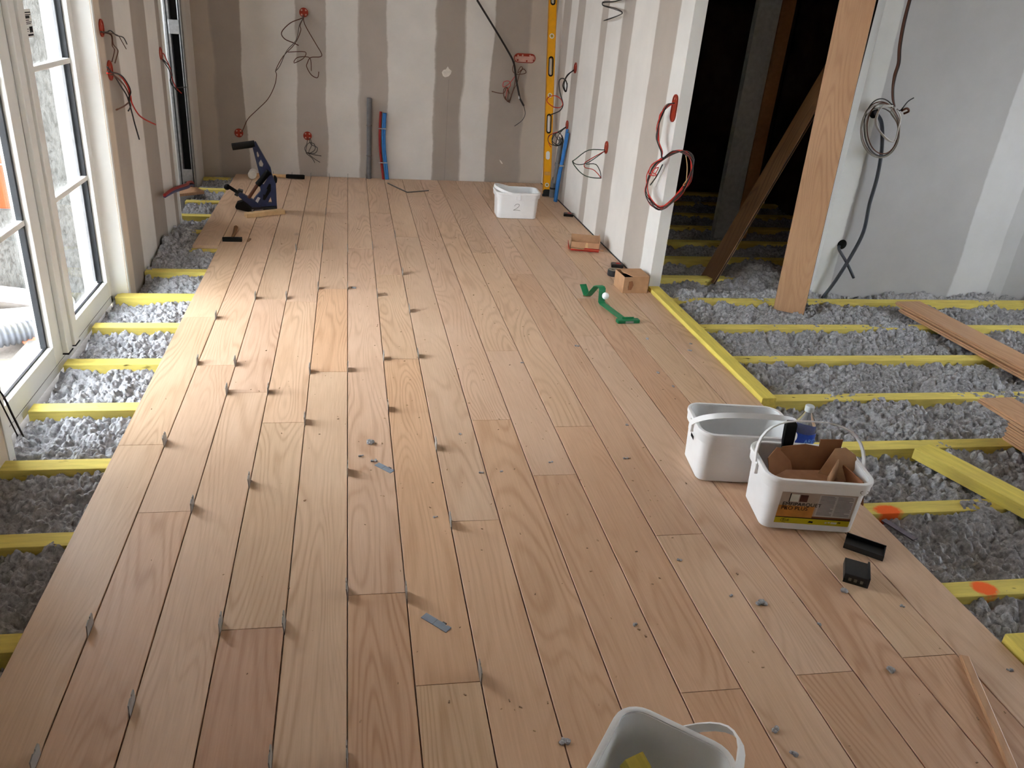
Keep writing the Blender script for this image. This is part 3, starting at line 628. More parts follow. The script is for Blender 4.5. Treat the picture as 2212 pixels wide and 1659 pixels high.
# ---- lint tufts on the boards
TUFT=[((.071,2.503),.020,'largest grey lint tuft above the upper loose shim'),((.048,2.418),.009,'small lint tuft left of the upper loose shim'),((.092,2.382),.010,'small lint tuft touching the upper loose shim'),((.424,2.557),.008,'tiny lint tuft between two central floor seams'),((.725,2.343),.009,'small lint tuft in the middle of the right-hand boards'),((.532,2.291),.007,'tiny pale tuft right of the upper loose shim'),((.462,2.286),.008,'tiny lint tuft near a central seam'),((.768,1.524),.010,'small grey lint tuft right of the lower loose shim'),((1.151,1.579),.018,'grey lint tuft left of the square black block'),((1.435,1.61),.015,'grey lint tuft just below the square black block'),((1.38,1.31),.014,'grey lint tuft near the thin wood strip'),((.988,1.166),.012,'lint tuft right of the bucket at the bottom edge'),((.991,1.10),.011,'lowest lint tuft, at the bottom edge of the photo'),((.48,1.181),.014,'lint tuft left of the bucket at the bottom edge'),((.037,4.187),.014,'lint tuft against a spacer shim in the brightest part of the floor'),((1.104,3.382),.010,'lint tuft on a seam below the green pull bar'),((.791,3.194),.007,'small lint bit on the bright middle boards'),((1.484,3.467),.012,'flat grey lint bit below the green pull bar'),((1.70,3.408),.010,'upper of two lint bits near the long yellow batten'),((1.66,3.323),.010,'lower of two lint bits near the long yellow batten'),((1.40,3.076),.009,'lint bit above the empty bucket, left one'),((1.419,2.939),.010,'lint bit just above the empty bucket'),((1.10,2.605),.008,'dark bit left of the empty bucket, upper'),((1.011,2.352),.009,'lint bit left of the empty bucket, lower'),((.99,1.778),.008,'lint bit left of the labelled bucket foot'),((1.277,1.483),.008,'lint bit on a seam below the grey tuft'),((.275,2.039),.008,'round grey bit on the tan board'),((1.082,1.613),.007,'thin lint sliver beside the grey tuft'),((1.704,1.286),.008,'lint bit right of the thin wood strip'),((1.569,1.534),.008,'lint bit near the right edge of the floor')]
for i,((x,y),r_,lab) in enumerate(TUFT):
    bm=bmesh.new(); rg=random.Random(i)
    for q in range(4 if r_>.012 else 3):
        rr_=r_*rg.uniform(.35,.6); off=(rg.uniform(-1,1)*r_*.8,rg.uniform(-.6,.6)*r_*.7,rr_*.55)
        g=bmesh.ops.create_icosphere(bm,subdivisions=2,radius=rr_,matrix=Matrix.Translation(off))
        for v in g['verts']: v.co+=Vector((rg.uniform(-1,1),rg.uniform(-1,1),rg.uniform(-1,1)))*rr_*.22
    for v in bm.verts: v.co.z=max(.0002,v.co.z*.8)
    me=bpy.data.meshes.new('lint_tuft'); bm.to_mesh(me); bm.free(); me.materials.append(M_insul)
    o=bpy.data.objects.new('lint_tuft',me); COL.objects.link(o); o.location=(x,y,0); tag(o,lab,'lint','lint tufts on the floorboards')
# ---- tiny chips (uncountable)
b=MB(); rg=random.Random(21)
for i in range(420):
    x=rg.gauss(.55,.6); y=rg.uniform(.95,5.6)
    if not(-.75<x<1.72): continue
    s_=rg.uniform(.0008,.0026); M=TR((x,y,s_*.5),rg.uniform(0,6),rg.uniform(-.4,.4)); b.box((-s_*1.5,-s_*.6,-s_*.4),(s_*1.5,s_*.6,s_*.5),M)
tag(b.build('wood_chips',plain('chips',(168,140,112),.9,.1,var=.4,scale=3)),'tiny wood chips and dust specks scattered over the floorboards','debris',None,'stuff')
# ---- thin wood strip, lower right
o=MB().prism([(-.011,0),(.012,0),(.010,-.55),(-.010,-.55)],(),.012).build('wood_strip',M_oak2,bevel=.003); o.location=(1.607,1.335,0); o.rotation_euler=(0,0,math.radians(-22.0)); tag(o,'long thin wood strip lying on the boards at the lower right','strip')
# ---- green pull bar
pb=thing('pull_bar','green steel flooring pull bar with a white round knob','tool',(1.40,3.95,0))
MB().strip([(1.338,4.150,.052),(1.350,4.100,.008),(1.358,4.085,.006),(1.385,4.040,.080),(1.392,4.025,.088),(1.400,4.005,.088),(1.404,3.995,.080),(1.400,3.972,.012),(1.404,3.955,.006),(1.445,3.745,.006),(1.452,3.715,.008)],(.040,.008,0),.005).build('bar',M_green,pb,world=True,bevel=.0015)
MB().box((-.062,-.018,0),(.062,.018,.020),TR((1.462,3.692,0),.06)).build('strike_block',M_green,pb,world=True,bevel=.004)
MB().box((-.02,-.02,.004),(.025,-.0185,.015),TR((1.462,3.692,0),.06)).build('worn_patch',M_zinc,pb,world=True)
MB().box((-.03,.006,.020),(.035,.012,.028),TR((1.462,3.692,0),.06)).build('weld',M_green,pb,world=True,bevel=.002)
MB().lathe([(.0,-.02),(.010,-.0175),(.0175,-.01),(.020,0),(.0175,.01),(.010,.0175),(0,.02)],20,TR((1.416,3.962,.050))).build('knob',M_pvc,pb,smooth='full',world=True)
MB().box((1.33,4.085,0),(1.372,4.10,.004)).build('felt_pad',M_carddk,pb,world=True)
# ---- cardboard box with dark opening
cb=thing('cardboard_box','brown cardboard box with a torn top beside the end of the striped wall','box',(1.655,4.225,0),math.radians(3))
w_,d_,h_=.155,.15,.098
for lo,hi in (((-w_/2,-d_/2,0),(w_/2,-d_/2+.003,h_)),((-w_/2,d_/2-.003,0),(w_/2,d_/2,h_)),((-w_/2,-d_/2,0),(-w_/2+.003,d_/2,h_)),((w_/2-.003,-d_/2,0),(w_/2,d_/2,h_))): MB().box(lo,hi).build('side_panel',M_card,cb)
MB().prism([(-w_/2+.055,-d_/2),(w_/2,-d_/2),(w_/2+.004,d_/2),(-w_/2+.03,d_/2),(-w_/2+.02,.02),(-w_/2+.04,-.03)],(),.003,TR((0,0,h_))).build('top_flap',M_card,cb)
MB().box((-w_/2+.003,-d_/2+.003,.0),(w_/2-.003,d_/2-.003,.07)).build('contents',M_foam,cb)
MB().prism([(-.02,0),(.0,.0),(.01,.03),(.0,.055),(-.018,.05)],(),.001,TR((-w_/2+.05,-d_/2-.0005,.02),0,PI/2)).build('tear',M_carddk,cb)
MB().box((w_/2,-d_/2+.02,.0),(w_/2+.006,d_/2,.09)).build('torn_edge',M_carddk,cb)
# ---- flattened red and brown carton
rb=thing('open_carton','open red and brown carton lying against the striped wall','box',(1.60,5.04,0),math.radians(-14))
w_,d_,h_=.19,.13,.060
for lo,hi in (((-w_/2,-d_/2,0),(w_/2,-d_/2+.003,h_)),((-w_/2,d_/2-.003,0),(w_/2,d_/2,h_+.02)),((-w_/2,-d_/2,0),(-w_/2+.003,d_/2,h_*.8))): MB().box(lo,hi).build('side_panel',M_card,rb)
MB().box((w_/2-.003,-d_/2,0),(w_/2,d_/2,h_+.03)).build('side_panel',M_card,rb)
MB().box((-w_/2,-d_/2,0),(w_/2,d_/2,.003)).build('bottom_panel',M_carddk,rb)
MB().prism([(-w_/2,0),(w_/2+.03,0),(w_/2+.03,-.035),(-w_/2-.0,-.035)],(),.003,TR((0,-d_/2-.001,.016),0,-.1)).build('front_flap',M_card,rb)
MB().prism([(-.0,0),(w_/2,0),(w_/2,-.035),(-.01,-.035)],(),.0035,TR((0,-d_/2-.001,.0185),0,-.1)).build('red_print',M_redprint,rb)
MB().box((-w_/2-.001,-d_/2-.0012,.0),(w_/2,-d_/2,.014)).build('red_print',M_redprint,rb)
MB().prism([(-.05,0),(.06,0),(.06,.034),(-.05,.034)],(),.003,Matrix.Translation((-w_/2-.012,0,0))@Matrix.Rotation(PI/2,4,'Z')@Matrix.Rotation(PI/2-.25,4,'X')).build('red_flap',M_redprint,rb)
MB().prism([(-.01,.0),(.008,.0),(.006,.03),(-.004,.036),(-.010,.02)],(),.001,TR((.01,-d_/2-.0012,.025),0,PI/2)).build('tear',M_wood,rb)
# ---- small black blocks with red tops, roll of tape
for c,rz,lab in (((1.715,5.925,0),-.25,'small black block with red print near the far end of the striped wall'),((1.706,4.645,0),-.25,'small black block with red print behind the brown cardboard box')):
    t=thing('battery_block',lab,'block',c,rz,'small black blocks by the wall')
    MB().box((-.038,-.03,0),(.038,.03,.020)).build('body',M_black,t,bevel=.004)
    MB().box((-.030,-.022,.020),(.030,.024,.023)).build('top_plate',plain('block_grey',(86,78,78),.5,.3),t,bevel=.001)
    MB().prism([(-.015,-.006),(-.004,-.012),(.012,-.010),(.02,-.001),(.008,.012),(-.008,.010)],(),.001,TR((.004,0,.023))).build('red_print',M_redprint,t)
tp=thing('tape_roll','black roll of tape standing flat behind the brown cardboard box','tape',(1.625,4.47,0))
MB().lathe([(.022,0),(.034,.001),(.036,.006),(.036,.034),(.034,.038),(.022,.038),(.022,0)],24,None,False).build('tape',M_black,tp,smooth=True)
MB().lathe([(.017,.001),(.0219,.001),(.0219,.0385),(.017,.0385),(.017,.001)],24,None,False).build('core',plain('roll_core',(160,150,136),.7,.2),tp,smooth=True)
MB().lathe([(.024,.0382),(.033,.0382),(.033,.0388),(.024,.0388)],24,None,False).build('label_ring',plain('ring_label',(140,134,118),.6,.2),tp)
# ---- floor nailer near the back
nl=thing('floor_nailer','navy blue floor nailer with black foam handle standing near the back wall','nail gun',(-.635,5.86,0),math.radians(4))
SC=1/2560.
def nz(X,Y): return ((X-800)*SC,(1375-Y)*SC*1.03)
def plate(nm,pts,holes,th,mat,y0=None,bev=.002):
    y0=th/2 if y0 is None else y0
    return MB().prism([nz(*p) for p in pts],[[nz(*p) for p in h] for h in holes],th,Matrix(((1,0,0,0),(0,0,-1,y0),(0,1,0,0),(0,0,0,1)))).build(nm,mat,nl,bevel=bev)
def bar(nm,a,c,r,mat,y=0,seg=14,ra=None):
    (xa,za),(xb,zb)=nz(*a),nz(*c); return MB().tube([(xa,y,za),(xb,y,zb)],[r,ra or r],seg).build(nm,mat,nl,smooth=True)
plate('upper_arm',[(735,165),(790,150),(1030,600),(1050,725),(835,790),(800,600),(735,270)],[[(795,330),(815,315),(840,390),(822,425),(800,410)],[(820,520),(865,450),(905,530),(885,590),(835,585)]],.034,M_navy)
plate('body',[(835,790),(1050,720),(1110,870),(1110,1330),(830,1290),(690,1165),(830,1010),(822,900)],[[(950,1225),(1005,1110),(1025,1225)]],.050,M_navy)
plate('body_panel',[(880,1060),(990,870),(1020,880),(1015,1000),(900,1170),(860,1160)],[],.004,M_foam,-.025)
plate('panel_inset',[(880,1060),(940,960),(955,975),(905,1075)],[],.003,M_navy,-.029,.0005)
plate('highlight_bar',[(868,870),(985,705),(1000,710),(895,880)],[],.003,M_zinc,-.026,.0004)
bar('handle',(375,250),(770,190),.0245,M_foam); bar('handle_end',(372,250),(378,249),.016,M_steel)
bar('lever',(790,870),(615,1115),.0125,plain('dark_wood',(86,46,26),.5,.3),-.05); bar('lever_grip',(1000,640),(785,880),.021,M_foam,-.05)
plate('piston_cap',[(1075,740),(1110,745),(1140,800),(1130,850),(1100,880),(1085,800)],[],.045,M_foam)
plate('magazine',[(430,1060),(470,1030),(700,1165),(830,1270),(810,1290),(660,1290),(440,1110)],[],.036,M_navy,-.005)
bar('magazine_rod',(265,935),(440,1050),.012,M_foam,-.02)
MB().lathe([(0,-.02),(.014,-.017),(.021,-.006),(.021,.006),(.014,.017),(0,.02)],16,TR((nz(240,945)[0],-.02,nz(240,945)[1]),0,.5,.9)).build('rod_knob',M_foam,nl,smooth=True)
plate('rod_clamp',[(355,1080),(440,985),(520,1010),(500,1060),(410,1110)],[],.05,M_black,.02)
plate('nose',[(360,1290),(400,1220),(500,1190),(660,1290),(650,1390),(560,1370),(380,1330)],[],.07,M_foam,.03,.004)
plate('shoe',[(600,1375),(640,1300),(1110,1270),(1112,1330),(1100,1375)],[],.075,M_black,.035,.003)
plate('shoe_print',[(650,1335),(690,1330),(685,1350),(655,1360)],[],.001,M_zinc,-.0405,0); plate('shoe_print',[(700,1345),(860,1322),(862,1332),(702,1356)],[],.001,M_zinc,-.0405,0)
plate('sticker',[(720,1195),(775,1110),(820,1130),(765,1225)],[],.001,M_paper,-.026,0)
# ---- wood offcut in front of the nailer, mallet behind it
o=batten('wood_offcut','pale wood offcut lying in front of the floor nailer',((-.715,5.66),(-.462,5.80)),.055,.030,0,M_wood)
ml=thing('mallet','wooden mallet with a white head and black grip lying along the back wall','mallet',(-.60,6.96,0))
MB().lathe([(.03,-.055),(.036,-.05),(.036,.05),(.03,.055)],18,TR((-.80,6.96,.036),0,PI/2)).build('head',plain('rubber_white',(226,222,214),.6,.2),ml,smooth=True,world=True)
MB().tube([(-.78,6.96,.030),(-.52,6.96,.024)],[.013,.015],12).build('shaft',M_wood,ml,smooth=True,world=True)
MB().tube([(-.525,6.96,.024),(-.515,6.96,.024),(-.38,6.96,.022),(-.368,6.96,.021)],[.015,.018,.0195,.017],12).build('grip',M_foam,ml,smooth=True,world=True)
# ---- hammer on the left boards
hm=thing('hammer','hammer with a dark steel head and wooden shaft on the left boards','hammer',(-.73,5.06,0))
MB().prism([(-.06,-.012),(-.02,-.013),(.02,-.012),(.045,-.013),(.06,-.015),(.06,.015),(.045,.013),(.02,.012),(-.02,.012),(-.06,.006)],(),.026,TR((-.73,5.06,.0))).build('head',M_foam,hm,bevel=.002,world=True)
MB().tube([(-.733,5.05,.014),(-.735,5.2,.013),(-.742,5.34,.014)],[.009,.011,.014],10).build('shaft',plain('hammer_wood',(132,92,58),.6,.2),hm,smooth=True,world=True)
o=MB().prism([(-.008,-.03),(.004,-.03),(.008,.02),(.002,.032),(-.006,.02)],(),.008,TR((-.628,5.085,0),-.1)).build('wood_wedge',M_oakdark,bevel=.001); tag(o,'small brown wooden wedge right of the hammer','wedge')
# ---- bent steel strip by the back wall
o=MB().tube([(.344,6.89,.006),(.42,6.72,.005),(.491,6.57,.004),(.58,6.61,.004),(.678,6.66,.004)],.0055,6).build('steel_strip',M_steel); tag(o,'bent dull steel strip lying on the boards before the back wall','strip')
# ---- board and tubes in the left doorway
o=MB().prism([(-1.33,6.30),(-1.12,6.44),(-1.20,6.58),(-1.34,6.58)],(),.022,TR((0,0,-.026))).build('oak_offcut',M_oak2,bevel=.001); tag(o,'light oak offcut on the insulation in the left doorway','offcut')
for dx,dz,mat,nm,lab in ((0,0,M_blue,'water_tube','blue water tube bending out of the left doorway'),(-.003,.021,M_redp,'water_tube','red water tube bending out of the left doorway')):
    o=MB().tube([(-1.235+dx,6.60,-.05),(-1.222+dx,6.56,.014+dz),(-1.19+dx,6.2,.09+dz),(-1.125+dx,5.85,.160+dz*.9),(-1.105+dx,5.3,.255+dz*.7),(-1.09,4.95,.305+dz*.3)],.010,10,smooth=5).build(nm,plain('tube_navy',(52,60,104),.5,.3) if dz==0 else mat,smooth=True); tag(o,lab,'tube')
# ---- pipes on the back wall
t=thing('waste_pipe','upright grey waste pipe clipped to the back wall','pipe',(.185,7.09,0))
MB().lathe([(.019,0),(.021,.0),(.021,.68),(.017,.682),(.017,.66)],20).build('tube',M_greyp,t,smooth=True)
for z in (.20,.455): MB().lathe([(.023,z-.004),(.0245,z-.002),(.0245,z+.002),(.023,z+.004)],20,None,False).build('clip',M_steel,t,smooth=True)
t=thing('water_pipes','red and blue water pipes curving up the back wall','pipe',(.31,7.08,0))
for x,mat in ((.285,M_redp),(.312,M_blue),(.326,M_blue)):
    top=.575 if mat is M_redp else .565
    MB().tube([(x+.028,7.075,-.015),(x+.015,7.08,.10),(x-.003,7.085,.25),(x-.008,7.085,.40),(x-.002,7.08,top)],.011,10,smooth=4).build('pipe',mat,t,smooth=True,world=True)
for z in (.145,.435): MB().box((.262 if z>.3 else .268,7.066,z-.004),(.335 if z>.3 else .345,7.072,z+.004)).build('clip',M_zinc,t,world=True,bevel=.001)
# ---- pipes in the right back corner
t=thing('corner_waste_pipe','grey waste pipe with an elbow in the right back corner','pipe',(1.72,6.52,0))
MB().tube([(1.738,6.53,.13),(1.738,6.50,.30),(1.738,6.47,.50)],.020,14).build('upper_tube',M_greyp,t,smooth=True,world=True)
MB().tube([(1.738,6.503,.28),(1.738,6.50,.30)],.025,14).build('collar',M_greyp,t,smooth=True,world=True)
MB().tube([(1.733,6.56,-.01),(1.733,6.56,.11),(1.735,6.553,.14),(1.737,6.54,.16)],.025,14,smooth=3).build('elbow',M_greyp,t,smooth=True,world=True)
MB().lathe([(.027,.07),(.029,.073),(.029,.082),(.027,.085)],18,TR((1.733,6.56,0)),False).build('seal',M_black,t,smooth=True,world=True)
t=thing('corner_water_pipes','pair of blue water pipes in the right back corner','pipe',(1.735,6.43,0))
for dx,dy,tp_ in ((0,0,.60),(.012,-.03,.575)):
    MB().tube([(1.722+dx*.5,6.41+dy*.6,-.01),(1.728+dx*.5,6.40+dy*.6,.2),(1.738+dx*.4,6.36+dy*.4,.4),(1.742,6.33+dy,tp_)],.011,10,smooth=4).build('pipe',M_blue,t,smooth=True,world=True)
MB().box((1.715,6.35,.30),(1.758,6.39,.312)).build('clip',M_zinc,t,world=True,bevel=.001)
# ---- spirit level leaning in the corner
lv=thing('spirit_level','long yellow spirit level leaning upright in the right back corner','level',(1.69,6.59,0))
q0=Vector((1.690,6.588,.0)); q1=Vector((1.682,7.0,1.53)); ax=(q1-q0).normalized(); xx=(Vector((1,-.05,0))-ax*ax.x).normalized(); zz=xx.cross(ax).normalized()
ML=Matrix(((xx.x,ax.x,zz.x,q0.x),(xx.y,ax.y,zz.y,q0.y),(xx.z,ax.z,zz.z,q0.z),(0,0,0,1)))
LV=1.98
def slot(yc,hh=.055,w=.013):
    return [(w*math.cos(a),yc+hh+w*math.sin(a)) for a in [PI*i/6 for i in range(7)]]+[(w*math.cos(a),yc-hh+w*math.sin(a)) for a in [PI+PI*i/6 for i in range(7)]]
hs=[.60,1.06,1.62]
MB().prism([(-.033,.02),(.033,.02),(.033,LV),(-.033,LV)],[slot(h) for h in hs],.026,ML@Matrix.Translation((0,0,-.013))).build('profile',M_level,lv,world=True)
for x in (-.034,.030): MB().box((x,.02,-.014),(x+.004,LV,.0145),ML).build('edge_rail',plain('level_dark',(198,128,10),.4,.4),lv,world=True)
for h in hs: MB().prism(slot(h,.060,.021),[slot(h,.055,.013)],.032,ML@Matrix.Translation((0,0,-.016))).build('grip_ring',M_black,lv,world=True)
for h,w_ in ((.095,.017),(.83,.018),(1.30,.02)):
    MB().lathe([(w_*.65,0),(w_,0),(w_,.003),(w_*.65,.003)],20,ML@Matrix.Translation((0,h,.013)),False).build('vial_ring',M_paper,lv,world=True)
    MB().box((-.005,h-.009,.0135),(.005,h+.009,.016),ML).build('vial',plain('vial_olive',(150,150,60),.3,.4),lv,world=True)
MB().prism(slot(.34,.018,.017),(),.0015,ML@Matrix.Translation((0,0,.013))).build('sticker',M_paper,lv,world=True)
MB().prism([(-.024,.175),(.024,.175),(.024,.205),(-.024,.205)],(),.0015,ML@Matrix.Translation((0,0,.013))).build('sticker',plain('level_sticker',(214,160,90),.5,.3),lv,world=True)
MB().box((-.036,0,-.017),(.036,.022,.017),ML).build('end_cap',M_black,lv,world=True,bevel=.003)
MB().prism([(-.033,.022),(.033,.022),(.033,.045),(.02,.058),(-.02,.058),(-.033,.045)],(),.002,ML@Matrix.Translation((0,0,.013))).build('end_cap',M_black,lv,world=True)
